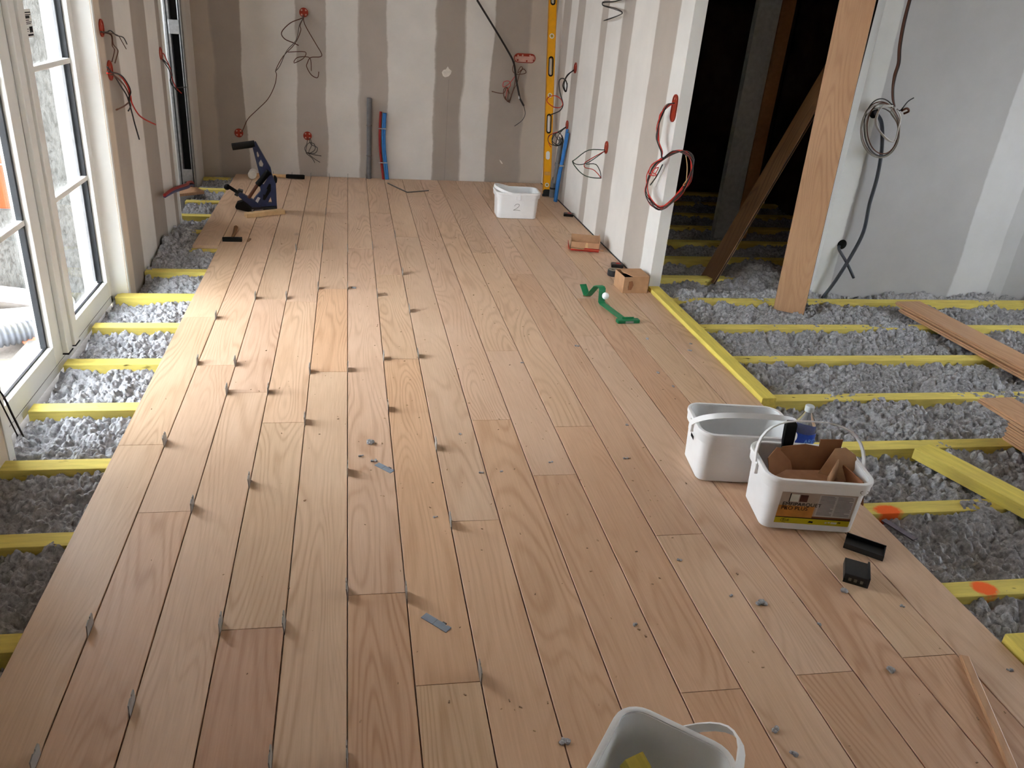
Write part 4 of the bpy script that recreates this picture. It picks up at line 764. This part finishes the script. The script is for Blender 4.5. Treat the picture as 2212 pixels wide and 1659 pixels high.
# ---- electrical boxes with their wires
WIRES={
'A':[
 ('brown',0.0032,[(-0.345,7.085,1.298),(-0.356,7.085,1.272),(-0.448,7.085,1.232),(-0.522,7.085,1.158),(-0.5,7.085,1.109),(-0.432,7.085,1.083),(-0.39,7.085,1.065)]),
 ('brown',0.0026,[(-0.346,7.085,1.273),(-0.374,7.085,1.217),(-0.37,7.085,1.177),(-0.422,7.085,1.073),(-0.517,7.085,0.976),(-0.58,7.085,0.87),(-0.577,7.085,0.828),(-0.597,7.085,0.743),(-0.657,7.085,0.634),(-0.749,7.085,0.544),(-0.83,7.085,0.465),(-0.879,7.085,0.37),(-0.903,7.085,0.353)]),
 ('grey',0.0026,[(-0.348,7.075,1.293),(-0.356,7.075,1.258),(-0.379,7.075,1.217),(-0.409,7.075,1.105),(-0.487,7.075,1.019),(-0.546,7.075,0.903),(-0.586,7.075,0.855)]),
 ('brown',0.003,[(-0.341,7.07,1.293),(-0.336,7.07,1.229),(-0.249,7.07,1.083),(-0.207,7.07,1.014),(-0.219,7.07,0.988),(-0.295,7.07,0.979),(-0.323,7.07,0.936),(-0.329,7.07,0.904),(-0.293,7.07,0.844),(-0.244,7.07,0.825),(-0.232,7.07,0.873)]),
 ('brown',0.0026,[(-0.476,7.06,1.011),(-0.358,7.06,1.022),(-0.331,7.06,1.008),(-0.359,7.06,0.966),(-0.431,7.06,0.931),(-0.402,7.06,0.974),(-0.321,7.06,0.983),(-0.295,7.06,0.959),(-0.292,7.06,0.876)]),
],
'C':[
 ('dark',0.002,[(-0.341,7.085,0.33),(-0.348,7.085,0.279),(-0.367,7.085,0.239),(-0.339,7.085,0.2),(-0.282,7.085,0.231),(-0.286,7.085,0.282),(-0.337,7.085,0.285),(-0.356,7.085,0.217),(-0.317,7.085,0.196),(-0.226,7.085,0.182)]),
 ('dark',0.002,[(-0.324,7.075,0.333),(-0.314,7.075,0.282),(-0.258,7.075,0.251),(-0.282,7.075,0.204),(-0.356,7.075,0.207),(-0.306,7.075,0.163),(-0.284,7.075,0.124)]),
 ('dark',0.002,[(-0.318,7.07,0.334),(-0.305,7.07,0.278),(-0.333,7.07,0.209),(-0.294,7.07,0.165),(-0.238,7.07,0.13)]),
],
'D':[
 ('black',0.0068,[(1.06,7.06,1.491),(1.227,7.06,1.278),(1.342,7.06,1.127),(1.408,7.06,1.025),(1.436,7.06,0.907),(1.478,7.06,0.767),(1.487,7.06,0.739),(1.527,7.06,0.68)]),
 ('dark',0.0025,[(1.524,7.06,0.685),(1.545,7.06,0.613),(1.52,7.06,0.555),(1.458,7.06,0.505)]),
 ('brown',0.003,[(1.238,7.085,0.784),(1.339,7.085,0.772),(1.365,7.085,0.82),(1.384,7.085,0.782),(1.385,7.085,0.726),(1.405,7.085,0.699),(1.354,7.085,0.736),(1.343,7.085,0.802),(1.371,7.085,0.823),(1.396,7.085,0.771)]),
 ('brown',0.0025,[(1.423,7.085,1.045),(1.406,7.085,0.969),(1.444,7.085,0.933),(1.526,7.085,0.948),(1.499,7.085,0.979),(1.455,7.085,0.944),(1.474,7.085,0.994),(1.493,7.085,0.984),(1.468,7.085,0.928),(1.456,7.085,0.862),(1.431,7.085,0.806),(1.404,7.085,0.71)]),
 ('red',0.0022,[(1.436,7.07,0.928),(1.389,7.07,0.861),(1.335,7.07,0.825),(1.335,7.07,0.867),(1.381,7.07,0.875),(1.396,7.07,0.839),(1.37,7.07,0.799),(1.364,7.07,0.727)]),
 ('brown',0.003,[(1.416,7.07,1.024),(1.434,7.07,0.884),(1.419,7.07,0.785),(1.389,7.07,0.706),(1.356,7.07,0.749)]),
],
'E':[
 ('dark',0.0036,[(1.752,6.366,1.041),(1.697,6.338,1.006),(1.668,6.324,0.947),(1.669,6.324,0.918),(1.698,6.339,0.883),(1.705,6.343,0.927),(1.687,6.334,0.967),(1.651,6.316,0.982),(1.627,6.304,0.957),(1.646,6.313,0.878),(1.679,6.33,0.808),(1.684,6.332,0.772),(1.657,6.319,0.737),(1.586,6.283,0.714)]),
 ('red',0.0026,[(1.685,6.332,0.797),(1.666,6.323,0.767),(1.604,6.292,0.769),(1.538,6.259,0.81),(1.546,6.263,0.844),(1.606,6.293,0.854),(1.665,6.323,0.823),(1.686,6.333,0.777)]),
 ('dark',0.0026,[(1.751,6.366,1.046),(1.693,6.336,0.992),(1.677,6.328,0.928),(1.703,6.342,0.883),(1.705,6.342,0.947)]),
],
'F':[
 ('dark',0.0026,[(1.757,6.426,0.608),(1.714,6.41,0.582),(1.662,6.391,0.551),(1.639,6.382,0.488),(1.686,6.4,0.455),(1.732,6.417,0.486),(1.712,6.409,0.55),(1.655,6.388,0.557),(1.638,6.381,0.499),(1.704,6.407,0.46),(1.744,6.422,0.486),(1.725,6.415,0.539)]),
 ('dark',0.0022,[(1.757,6.426,0.602),(1.697,6.404,0.566),(1.608,6.37,0.542),(1.608,6.37,0.489),(1.661,6.39,0.461),(1.707,6.408,0.487),(1.663,6.391,0.541),(1.687,6.4,0.567)]),
 ('red',0.0022,[(1.685,6.399,0.567),(1.631,6.379,0.552),(1.602,6.368,0.521),(1.612,6.372,0.479),(1.635,6.38,0.448)]),
 ('dark',0.0022,[(1.732,6.417,0.587),(1.694,6.403,0.54),(1.679,6.397,0.466),(1.728,6.415,0.47),(1.699,6.405,0.529),(1.743,6.421,0.497)]),
],
'G':[
 ('green',0.0026,[(1.758,5.356,0.61),(1.609,5.245,0.624),(1.5,5.163,0.574),(1.479,5.148,0.558),(1.535,5.189,0.499),(1.601,5.239,0.455),(1.677,5.296,0.43),(1.752,5.352,0.418)]),
 ('red',0.0022,[(1.756,5.355,0.603),(1.62,5.253,0.556),(1.587,5.229,0.538),(1.594,5.234,0.51),(1.668,5.289,0.488),(1.724,5.331,0.449),(1.754,5.353,0.419)]),
 ('dark',0.0022,[(1.754,5.354,0.601),(1.634,5.263,0.546),(1.553,5.202,0.534),(1.499,5.162,0.546),(1.481,5.149,0.563)]),
 ('dark',0.0022,[(1.601,5.238,0.531),(1.687,5.303,0.521),(1.739,5.343,0.466),(1.757,5.356,0.415)]),
],
'H':[
 ('dark',0.0021,[(1.715,4.16,1.062),(1.715,4.265,1.041),(1.715,4.324,0.984),(1.715,4.354,0.904),(1.715,4.29,0.843),(1.715,4.227,0.805),(1.715,4.201,0.769),(1.715,4.066,0.827),(1.715,3.931,0.855),(1.715,3.815,0.819),(1.715,3.787,0.734),(1.715,3.904,0.631),(1.715,4.096,0.514),(1.715,4.234,0.501),(1.715,4.338,0.555),(1.715,4.364,0.621),(1.715,4.302,0.713),(1.715,4.205,0.774)]),
 ('dark',0.0021,[(1.711,4.151,1.063),(1.711,4.224,1.036),(1.711,4.307,0.984),(1.711,4.31,0.908),(1.711,4.281,0.844),(1.711,4.226,0.802),(1.711,4.191,0.771),(1.711,4.051,0.826),(1.711,3.92,0.852),(1.711,3.785,0.842),(1.711,3.817,0.731),(1.711,3.918,0.62),(1.711,4.08,0.524),(1.711,4.214,0.52),(1.711,4.356,0.549),(1.711,4.356,0.632),(1.711,4.295,0.701),(1.711,4.199,0.764),(1.711,4.037,0.836),(1.711,3.928,0.853),(1.711,3.782,0.832),(1.711,3.811,0.738),(1.711,3.925,0.62),(1.711,4.102,0.51),(1.711,4.211,0.503)]),
 ('red',0.0021,[(1.707,4.141,1.064),(1.707,4.221,1.035),(1.707,4.318,0.982),(1.707,4.296,0.907),(1.707,4.289,0.841),(1.707,4.209,0.799),(1.707,4.181,0.772),(1.707,4.06,0.83),(1.707,3.898,0.859),(1.707,3.789,0.823),(1.707,3.8,0.747),(1.707,3.924,0.626),(1.707,4.053,0.53),(1.707,4.247,0.515),(1.707,4.308,0.554),(1.707,4.374,0.633),(1.707,4.309,0.712),(1.707,4.173,0.778)]),
 ('red',0.0021,[(1.703,4.131,1.065),(1.703,4.24,1.038),(1.703,4.294,0.975),(1.703,4.321,0.907),(1.703,4.268,0.852),(1.703,4.187,0.808),(1.703,4.171,0.774),(1.703,4.051,0.826),(1.703,3.907,0.852),(1.703,3.787,0.825),(1.703,3.763,0.745),(1.703,3.915,0.627),(1.703,4.074,0.528),(1.703,4.234,0.5),(1.703,4.354,0.552),(1.703,4.315,0.633),(1.703,4.241,0.719),(1.703,4.146,0.772),(1.703,4.018,0.825),(1.703,3.887,0.863),(1.703,3.789,0.824),(1.703,3.754,0.737),(1.703,3.896,0.622),(1.703,4.038,0.527),(1.703,4.201,0.516)]),
 ('red',0.0021,[(1.699,4.121,1.066),(1.699,4.206,1.04),(1.699,4.284,0.978),(1.699,4.28,0.919),(1.699,4.247,0.848),(1.699,4.192,0.813),(1.699,4.161,0.776),(1.699,4.01,0.84),(1.699,3.85,0.857),(1.699,3.793,0.838),(1.699,3.763,0.743),(1.699,3.863,0.625),(1.699,4.068,0.534),(1.699,4.191,0.53),(1.699,4.298,0.564),(1.699,4.31,0.629),(1.699,4.236,0.717),(1.699,4.141,0.782)]),
 ('dark',0.0021,[(1.695,4.111,1.067),(1.695,4.197,1.046),(1.695,4.25,0.984),(1.695,4.287,0.912),(1.695,4.28,0.855),(1.695,4.182,0.808),(1.695,4.152,0.778),(1.695,3.998,0.832),(1.695,3.884,0.857),(1.695,3.748,0.839),(1.695,3.781,0.734),(1.695,3.857,0.643),(1.695,4.037,0.533),(1.695,4.186,0.524),(1.695,4.323,0.549),(1.695,4.296,0.648),(1.695,4.271,0.709),(1.695,4.128,0.778),(1.695,4.018,0.822),(1.695,3.854,0.869),(1.695,3.744,0.847),(1.695,3.768,0.736),(1.695,3.872,0.625),(1.695,4.054,0.517),(1.695,4.225,0.519)]),
 ('dark',0.0021,[(1.691,4.102,1.069),(1.691,4.194,1.046),(1.691,4.253,0.982),(1.691,4.27,0.921),(1.691,4.255,0.852),(1.691,4.175,0.806),(1.691,4.142,0.779),(1.691,4.013,0.84),(1.691,3.865,0.851),(1.691,3.756,0.833),(1.691,3.728,0.749),(1.691,3.851,0.634),(1.691,4.035,0.522),(1.691,4.189,0.51),(1.691,4.305,0.544),(1.691,4.292,0.637),(1.691,4.245,0.724),(1.691,4.126,0.782)]),
 ('red',0.0022,[(1.69,4.138,0.776),(1.69,4.279,0.717),(1.69,4.297,0.661),(1.69,4.176,0.679),(1.69,4.263,0.683),(1.69,4.175,0.723),(1.69,4.208,0.679)]),
 ('dark',0.003,[(1.69,4.124,0.747),(1.69,4.176,0.679),(1.69,4.252,0.61)]),
 ('white',0.002,[(1.7,4.109,0.743),(1.7,4.159,0.675),(1.7,4.194,0.612)]),
 ('yellow',0.0018,[(1.7,3.863,0.845),(1.7,3.821,0.793),(1.7,3.803,0.716),(1.7,3.833,0.703),(1.7,3.783,0.747)]),
],
'I':[
 ('dark',0.0028,[(1.73,5.187,1.567),(1.73,5.447,1.54),(1.73,5.714,1.532),(1.73,5.704,1.511),(1.73,5.457,1.499),(1.73,5.286,1.48),(1.73,5.327,1.46),(1.73,5.545,1.432),(1.73,5.655,1.417)]),
 ('dark',0.0028,[(1.72,5.155,1.563),(1.72,5.414,1.537),(1.72,5.678,1.526),(1.72,5.67,1.508),(1.72,5.423,1.492),(1.72,5.253,1.476),(1.72,5.295,1.461),(1.72,5.511,1.429),(1.72,5.622,1.417)]),
],
'J':[
 ('dark',0.0022,[(-1.115,4.137,1.254),(-1.115,4.25,1.247),(-1.115,4.311,1.251),(-1.115,4.408,1.225),(-1.115,4.53,1.21),(-1.115,4.588,1.175)]),
 ('brown',0.0018,[(-1.115,4.14,1.252),(-1.115,4.272,1.243),(-1.115,4.433,1.224),(-1.115,4.495,1.193),(-1.115,4.561,1.154)]),
 ('brown',0.0022,[(-1.115,4.144,1.251),(-1.115,4.315,1.235),(-1.115,4.328,1.19),(-1.115,4.399,1.158),(-1.115,4.358,1.127),(-1.115,4.317,1.105)]),
 ('brown',0.002,[(-1.12,4.162,1.249),(-1.12,4.328,1.231),(-1.12,4.328,1.183),(-1.12,4.358,1.16),(-1.12,4.285,1.113)]),
],
'K':[
 ('dark',0.003,[(-1.115,4.175,1.098),(-1.115,4.272,1.054),(-1.115,4.368,0.995),(-1.115,4.46,0.94),(-1.115,4.493,0.896),(-1.115,4.531,0.831),(-1.115,4.552,0.787),(-1.115,4.61,0.694)]),
 ('red',0.0032,[(-1.105,4.125,1.076),(-1.105,4.308,1.057),(-1.105,4.455,0.987),(-1.105,4.495,0.93),(-1.105,4.506,0.895),(-1.105,4.604,0.829),(-1.105,4.736,0.782),(-1.105,4.975,0.719)]),
 ('brown',0.003,[(-1.11,4.143,1.073),(-1.11,4.273,1.048),(-1.11,4.423,0.989),(-1.11,4.496,0.916),(-1.11,4.377,0.898),(-1.11,4.217,0.899)]),
 ('dark',0.003,[(-1.1,4.12,1.083),(-1.1,4.334,1.049),(-1.1,4.451,0.994),(-1.1,4.485,0.951),(-1.1,4.43,0.924),(-1.1,4.453,0.889),(-1.1,4.397,0.871)]),
],
'L':[
 ('red',0.0025,[(-1.169,5.579,1.066),(-1.136,5.535,1.066),(-1.114,5.505,1.03),(-1.089,5.471,0.979),(-1.081,5.461,0.917),(-1.054,5.425,0.874),(-1.02,5.379,0.853)]),
 ('dark',0.0025,[(-1.173,5.584,1.042),(-1.133,5.531,1.012),(-1.096,5.482,0.962),(-1.094,5.478,0.899),(-1.046,5.415,0.852)]),
 ('dark',0.0025,[(-1.167,5.576,1.042),(-1.102,5.489,1.001),(-1.082,5.462,0.949),(-1.103,5.49,0.913),(-1.075,5.453,0.878),(-0.978,5.324,0.896)]),
],
'M':[
 ('brown',0.0036,[(2.891,4.13,1.666),(2.89,4.13,1.629),(2.893,4.13,1.514),(2.906,4.13,1.404),(2.925,4.13,1.325),(2.923,4.13,1.264),(2.93,4.13,1.203),(2.95,4.13,1.142),(2.975,4.13,1.101)]),
 ('dark',0.0036,[(2.898,4.13,1.667),(2.897,4.13,1.629),(2.9,4.13,1.515),(2.913,4.13,1.405),(2.932,4.13,1.326),(2.93,4.13,1.265),(2.935,4.13,1.204),(2.954,4.13,1.142),(2.975,4.13,1.101)]),
 ('brown',0.0036,[(2.884,4.13,1.666),(2.884,4.13,1.628),(2.886,4.13,1.514),(2.899,4.13,1.404),(2.918,4.13,1.325),(2.916,4.13,1.264),(2.926,4.13,1.203),(2.946,4.13,1.142),(2.975,4.13,1.101)]),
 ('brown',0.0032,[(2.99,4.15,1.099),(2.97,4.15,1.099),(3.026,4.15,1.044),(3.06,4.15,0.97),(3.062,4.15,0.897),(3.03,4.15,0.846),(2.974,4.15,0.831),(2.909,4.15,0.856),(2.853,4.15,0.914),(2.821,4.15,0.989),(2.821,4.15,1.06),(2.852,4.15,1.108),(2.906,4.15,1.123),(2.97,4.15,1.099),(3.026,4.15,1.044)]),
 ('greyl',0.0032,[(2.984,4.142,1.1),(2.967,4.142,1.09),(3.017,4.142,1.036),(3.049,4.142,0.965),(3.053,4.142,0.896),(3.027,4.142,0.847),(2.978,4.142,0.833),(2.921,4.142,0.858),(2.87,4.142,0.913),(2.84,4.142,0.984),(2.838,4.142,1.052),(2.864,4.142,1.099),(2.911,4.142,1.112),(2.967,4.142,1.09),(3.017,4.142,1.036)]),
 ('greyl',0.0032,[(2.978,4.134,1.101),(2.961,4.134,1.071),(3.014,4.134,1.022),(3.044,4.134,0.957),(3.044,4.134,0.893),(3.012,4.134,0.849),(2.958,4.134,0.835),(2.896,4.134,0.857),(2.843,4.134,0.908),(2.814,4.134,0.973),(2.816,4.134,1.036),(2.847,4.134,1.079),(2.9,4.134,1.092),(2.961,4.134,1.071),(3.014,4.134,1.022)]),
 ('dark',0.0032,[(2.972,4.126,1.101),(2.945,4.126,1.116),(2.997,4.126,1.058),(3.031,4.126,0.982),(3.036,4.126,0.906),(3.01,4.126,0.854),(2.961,4.126,0.839),(2.901,4.126,0.865),(2.848,4.126,0.925),(2.816,4.126,1.003),(2.813,4.126,1.076),(2.839,4.126,1.126),(2.887,4.126,1.141),(2.945,4.126,1.116),(2.997,4.126,1.058)]),
 ('brown',0.0032,[(2.967,4.118,1.102),(2.95,4.118,1.098),(2.998,4.118,1.047),(3.028,4.118,0.979),(3.032,4.118,0.912),(3.008,4.118,0.865),(2.962,4.118,0.852),(2.907,4.118,0.875),(2.859,4.118,0.929),(2.83,4.118,0.997),(2.828,4.118,1.062),(2.852,4.118,1.107),(2.897,4.118,1.12),(2.95,4.118,1.098),(2.998,4.118,1.047)]),
 ('greyl',0.0032,[(2.961,4.11,1.103),(2.944,4.11,1.091),(3.0,4.11,1.037),(3.033,4.11,0.965),(3.034,4.11,0.895),(3.002,4.11,0.845),(2.944,4.11,0.831),(2.878,4.11,0.855),(2.822,4.11,0.911),(2.791,4.11,0.983),(2.792,4.11,1.052),(2.824,4.11,1.099),(2.88,4.11,1.113),(2.944,4.11,1.091),(3.0,4.11,1.037)]),
 ('white',0.0036,[(2.94,4.1,1.11),(2.884,4.1,1.108),(2.857,4.1,1.065),(2.866,4.1,1.009),(2.924,4.1,0.954),(2.979,4.1,0.923),(3.01,4.1,0.928),(3.01,4.1,0.979),(3.004,4.1,1.05),(2.97,4.1,1.091)]),
 ('white',0.003,[(2.937,4.095,1.107),(2.875,4.095,1.101),(2.86,4.095,1.058),(2.875,4.095,1.003),(2.939,4.095,0.948),(2.997,4.095,0.921),(3.008,4.095,0.936)]),
 ('dark',0.003,[(2.991,4.13,1.091),(3.013,4.13,1.085),(3.042,4.13,1.132),(3.072,4.13,1.154)]),
],
'N':[
 ('conduit',0.0105,[(2.924,4.225,1.062),(2.954,4.19,1.021),(2.975,4.175,0.951),(2.999,4.17,0.842),(3.014,4.17,0.707),(3.012,4.17,0.575),(3.014,4.17,0.531),(3.019,4.165,0.391),(2.983,4.16,0.255),(2.928,4.17,0.084),(2.885,4.19,-0.036)]),
],
'O':[
 ('conduit',0.0085,[(2.957,4.25,0.286),(2.915,4.2,0.276),(2.966,4.165,0.201),(3.023,4.14,0.113)]),
],
}

def rotM(face):
    """local xy = wall plane, z = out of the wall"""
    return {'back':Matrix(((1,0,0),(0,0,-1),(0,1,0))),'right':Matrix(((0,0,-1),(-1,0,0),(0,1,0))),'left':Matrix(((0,0,1),(1,0,0),(0,1,0))),'front':Matrix(((1,0,0),(0,0,-1),(0,1,0)))}[face].to_4x4()
def stad(w,h,n=10):
    r=min(w,h)/2; out=[]
    for (cx,cy,a0) in ((w/2-r,h/2-r,0),(-w/2+r,h/2-r,90),(-w/2+r,-h/2+r,180),(w/2-r,-h/2+r,270)):
        for i in range(n//2+1): a=math.radians(a0+90*i/(n//2)); out.append((cx+r*math.cos(a),cy+r*math.sin(a)))
    return out
def ebox(key,label,loc,face,w=.072,h=.072,holes=None):
    t=thing('electrical_box',label,'wall box',loc,0,'orange electrical boxes'); R=rotM(face)
    holes=holes if holes is not None else [(-.017,.017),(.017,.017),(-.017,-.017),(.017,-.017)]
    hc=[[(hx+.0078*math.cos(a),hy+.0078*math.sin(a)) for a in [2*PI*i/10 for i in range(10)]] for hx,hy in holes]
    MB().prism(stad(w,h),[stad(w-.012,h-.012)],.006,R).build('rim',M_red,t)
    MB().prism(stad(w-.012,h-.012),hc,.0015,R@Matrix.Translation((0,0,.0008))).build('cup',M_red,t)
    MB().prism(stad(w-.014,h-.014),(),.0005,R@Matrix.Translation((0,0,.0002))).build('back_plate',plain('knockout',(206,160,146),.6,.2),t)
    for (c,rd,L) in WIRES.get(key,[]):
        MB().tube(L,rd*1.3,6,smooth=4).build('wire',WC[c],t,smooth='full',world=True)
    return t
ebox('A','round orange wall box high on the back wall with long drooping brown wires',(-.343,7.119,1.314),'back')
ebox('B','round orange wall box low on the back wall, behind the floor nailer handle',(-.914,7.119,.345),'back')
ebox('C','round orange wall box low on the back wall with a small coil of thin wire',(-.341,7.119,.343),'back')
ebox('D','wide orange wall box on the back wall with a thick black cable',(1.512,7.119,1.064),'back',.19,.075,[(-.06,.018),(-.06,-.018),(-.02,.022),(.02,-.022),(.045,.022),(.08,.015),(.08,-.015)])
MB().tube([WIRES['D'][0][2][5],tuple((Vector(WIRES['D'][0][2][5])+Vector((.004,0,-.03))))],.0078,8).build('white_band',M_pvc,bpy.data.objects['electrical_box.003'],world=True)
ebox('E','orange wall box above the grey corner pipe, with a hanging wire loop',(1.764,6.36,1.06),'right',.07,.08,[(-.0,.02)])
ebox('F','orange wall box just above the blue corner pipes with a wire bundle',(1.764,6.425,.62),'right')
ebox('G','orange wall box low on the striped wall with an open wire loop',(1.764,5.343,.63),'right',.07,.085)
ebox('H','tall orange wall box at the striped wall end with a big red wire coil',(1.764,4.265,1.025),'right',.072,.145,[(-.015,.05),(.015,.05)])
ebox('J','orange wall box high on the left wall beside the window',(-1.149,4.282,1.262),'left',.07,.08)
ebox('K','large round orange wall box on the left wall with black and red wires',(-1.149,4.335,1.068),'left',.085,.095,[(.01,.015)])
ebox('L','orange wall box at the far end of the left wall next to the white lining',(-1.149,5.507,1.068),'left',.065,.075)
t=thing('hanging_cable','zigzag cable hanging from the top of the striped wall','cable',(1.74,5.5,1.5))
for (c,rd,L) in WIRES['I']: MB().tube(L,rd,6,smooth=5).build('wire',WC[c],t,smooth='full',world=True)
t=thing('cable_coil','coil of brown and pale cable hanging before the right white wall','cable',(2.975,4.14,1.0))
for (c,rd,L) in WIRES['M']: MB().tube(L,rd,6,smooth=5).build('wire',WC[c],t,smooth='full',world=True)
MB().tube([(3.005,4.11,1.085),(3.03,4.105,1.10),(3.05,4.11,1.085),(3.03,4.12,1.07)],.006,6,smooth=4).build('tie',WC['brown'],t,smooth='full',world=True)
o=MB().tube(WIRES['N'][0][2],.0105,12,smooth=6).build('conduit',M_cond,smooth='full'); tag(o,'long grey conduit curving down the right white wall to the floor','conduit')
o=MB().tube(WIRES['O'][0][2],.0085,12,smooth=6).build('conduit',M_cond,smooth='full'); tag(o,'short dark conduit stub hanging from a hole in the right white wall','conduit')
wp=bpy.data.objects['wall_partition']
for (x,z,r_) in ((2.941,.297,.030),(2.922,1.055,.028)):
    MB().lathe([(r_,0),(r_,.0012)],20,TR((x,4.2195,z),0,PI/2)).build('drilled_hole',M_foam,wp,smooth=False)
t=thing('low_cables','dark cables at the near corner of the window opening','cable',(-1.14,2.50,.2))
for dx,dy in ((0,0),(.012,.006),(.02,-.004)):
    MB().tube([(-1.146,2.46+dy,.30),(-1.13+dx,2.47+dy,.24),(-1.12+dx,2.49+dy,.15),(-1.105+dx,2.50+dy,.06)],.0025,6,smooth=5).build('wire',WC['dark'],t,smooth='full',world=True)
# ---- leaning oak planks in the opening
def free_plank(name,label,A,B,wv,th,mat):
    A,B,wv=Vector(A),Vector(B),Vector(wv); ax=(B-A); L=ax.length; ax.normalize(); wv=(wv-ax*wv.dot(ax)); w=wv.length; wv.normalize(); nn=ax.cross(wv)
    t=thing(name,label,'plank',tuple(A))
    M=Matrix(((wv.x,ax.x,nn.x,0),(wv.y,ax.y,nn.y,0),(wv.z,ax.z,nn.z,0),(0,0,0,1)))
    b=MB().box((-w/2,0,-th/2),(w/2,L,th/2)).build('board',mat,t,bevel=.0015); b.matrix_basis=M
    g=MB().box((-w/2-.006,0,-th*.15),(-w/2,L,th*.15)).build('tongue',mat,t); g.matrix_basis=M
    g=MB().box((w/2-.001,0,-th*.15),(w/2+.0006,L,th*.15)).build('groove',M_foam,t); g.matrix_basis=M
    return t
free_plank('oak_plank','pale oak plank standing upright against the right side of the opening',(2.565,4.000,-.055),(2.572,4.10,2.05),(.125,-.11,0),.022,M_oak2)
free_plank('oak_plank','dark oak plank leaning diagonally inside the shaded opening',(2.29,4.54,-.05),(2.90,4.66,1.30),(.03,-.13,0.0),.022,M_oakdark)
free_plank('oak_plank','oak plank lying across the joists toward the right edge, upper of the two',(3.312,3.99,.0115),(3.40,2.0,.0115),(.16,.006,0),.022,M_oak2)
free_plank('oak_plank','oak plank lying under the other at the right edge',(3.300,3.93,-.0113),(3.375,2.0,-.0113),(.16,.006,0),.022,M_oak2)
for i in range(6):
    x=2.765+(.0 if i<5 else -.06)+random.uniform(-.002,.002); y=2.47+(.12 if i==5 else 0)+random.uniform(-.004,.004)
    free_plank('oak_plank',f'oak plank in the stack at the right edge, {["bottom","second from bottom","third from bottom","fourth from bottom","fifth from bottom","top, overhanging"][i]} of the stack',(x,y,-.0115+i*.0222),(x+.06,y-1.5,-.0115+i*.0222),(.16,.005,0),.021,M_oak2)
o=MB().box((-.06,-.012,0),(.06,.012,.004),TR((1.845,1.93,-.042),-1.22)).build('metal_strip',plain('mauve_strip',(112,106,116),.5,.3)); tag(o,'thin grey strip sticking out of the insulation by the labelled bucket','strip')
# ---- things standing in the dark room
o=MB().box((2.80,5.6,-.06),(2.965,5.66,2.49)).build('plaster_panel',M_greybd); tag(o,'tall grey board standing in the dark room','board')
o=MB().box((2.97,5.6,-.06),(3.07,5.68,2.49)).build('timber_post',M_stud); tag(o,'brown timber post beside the grey board in the dark room','post')
o=MB().box((2.18,5.9,-.06),(2.235,5.95,2.49)).build('timber_stud',plain('dark_stud',(74,54,40),.8,.1)); tag(o,'dark narrow stud at the left of the dark room','stud')
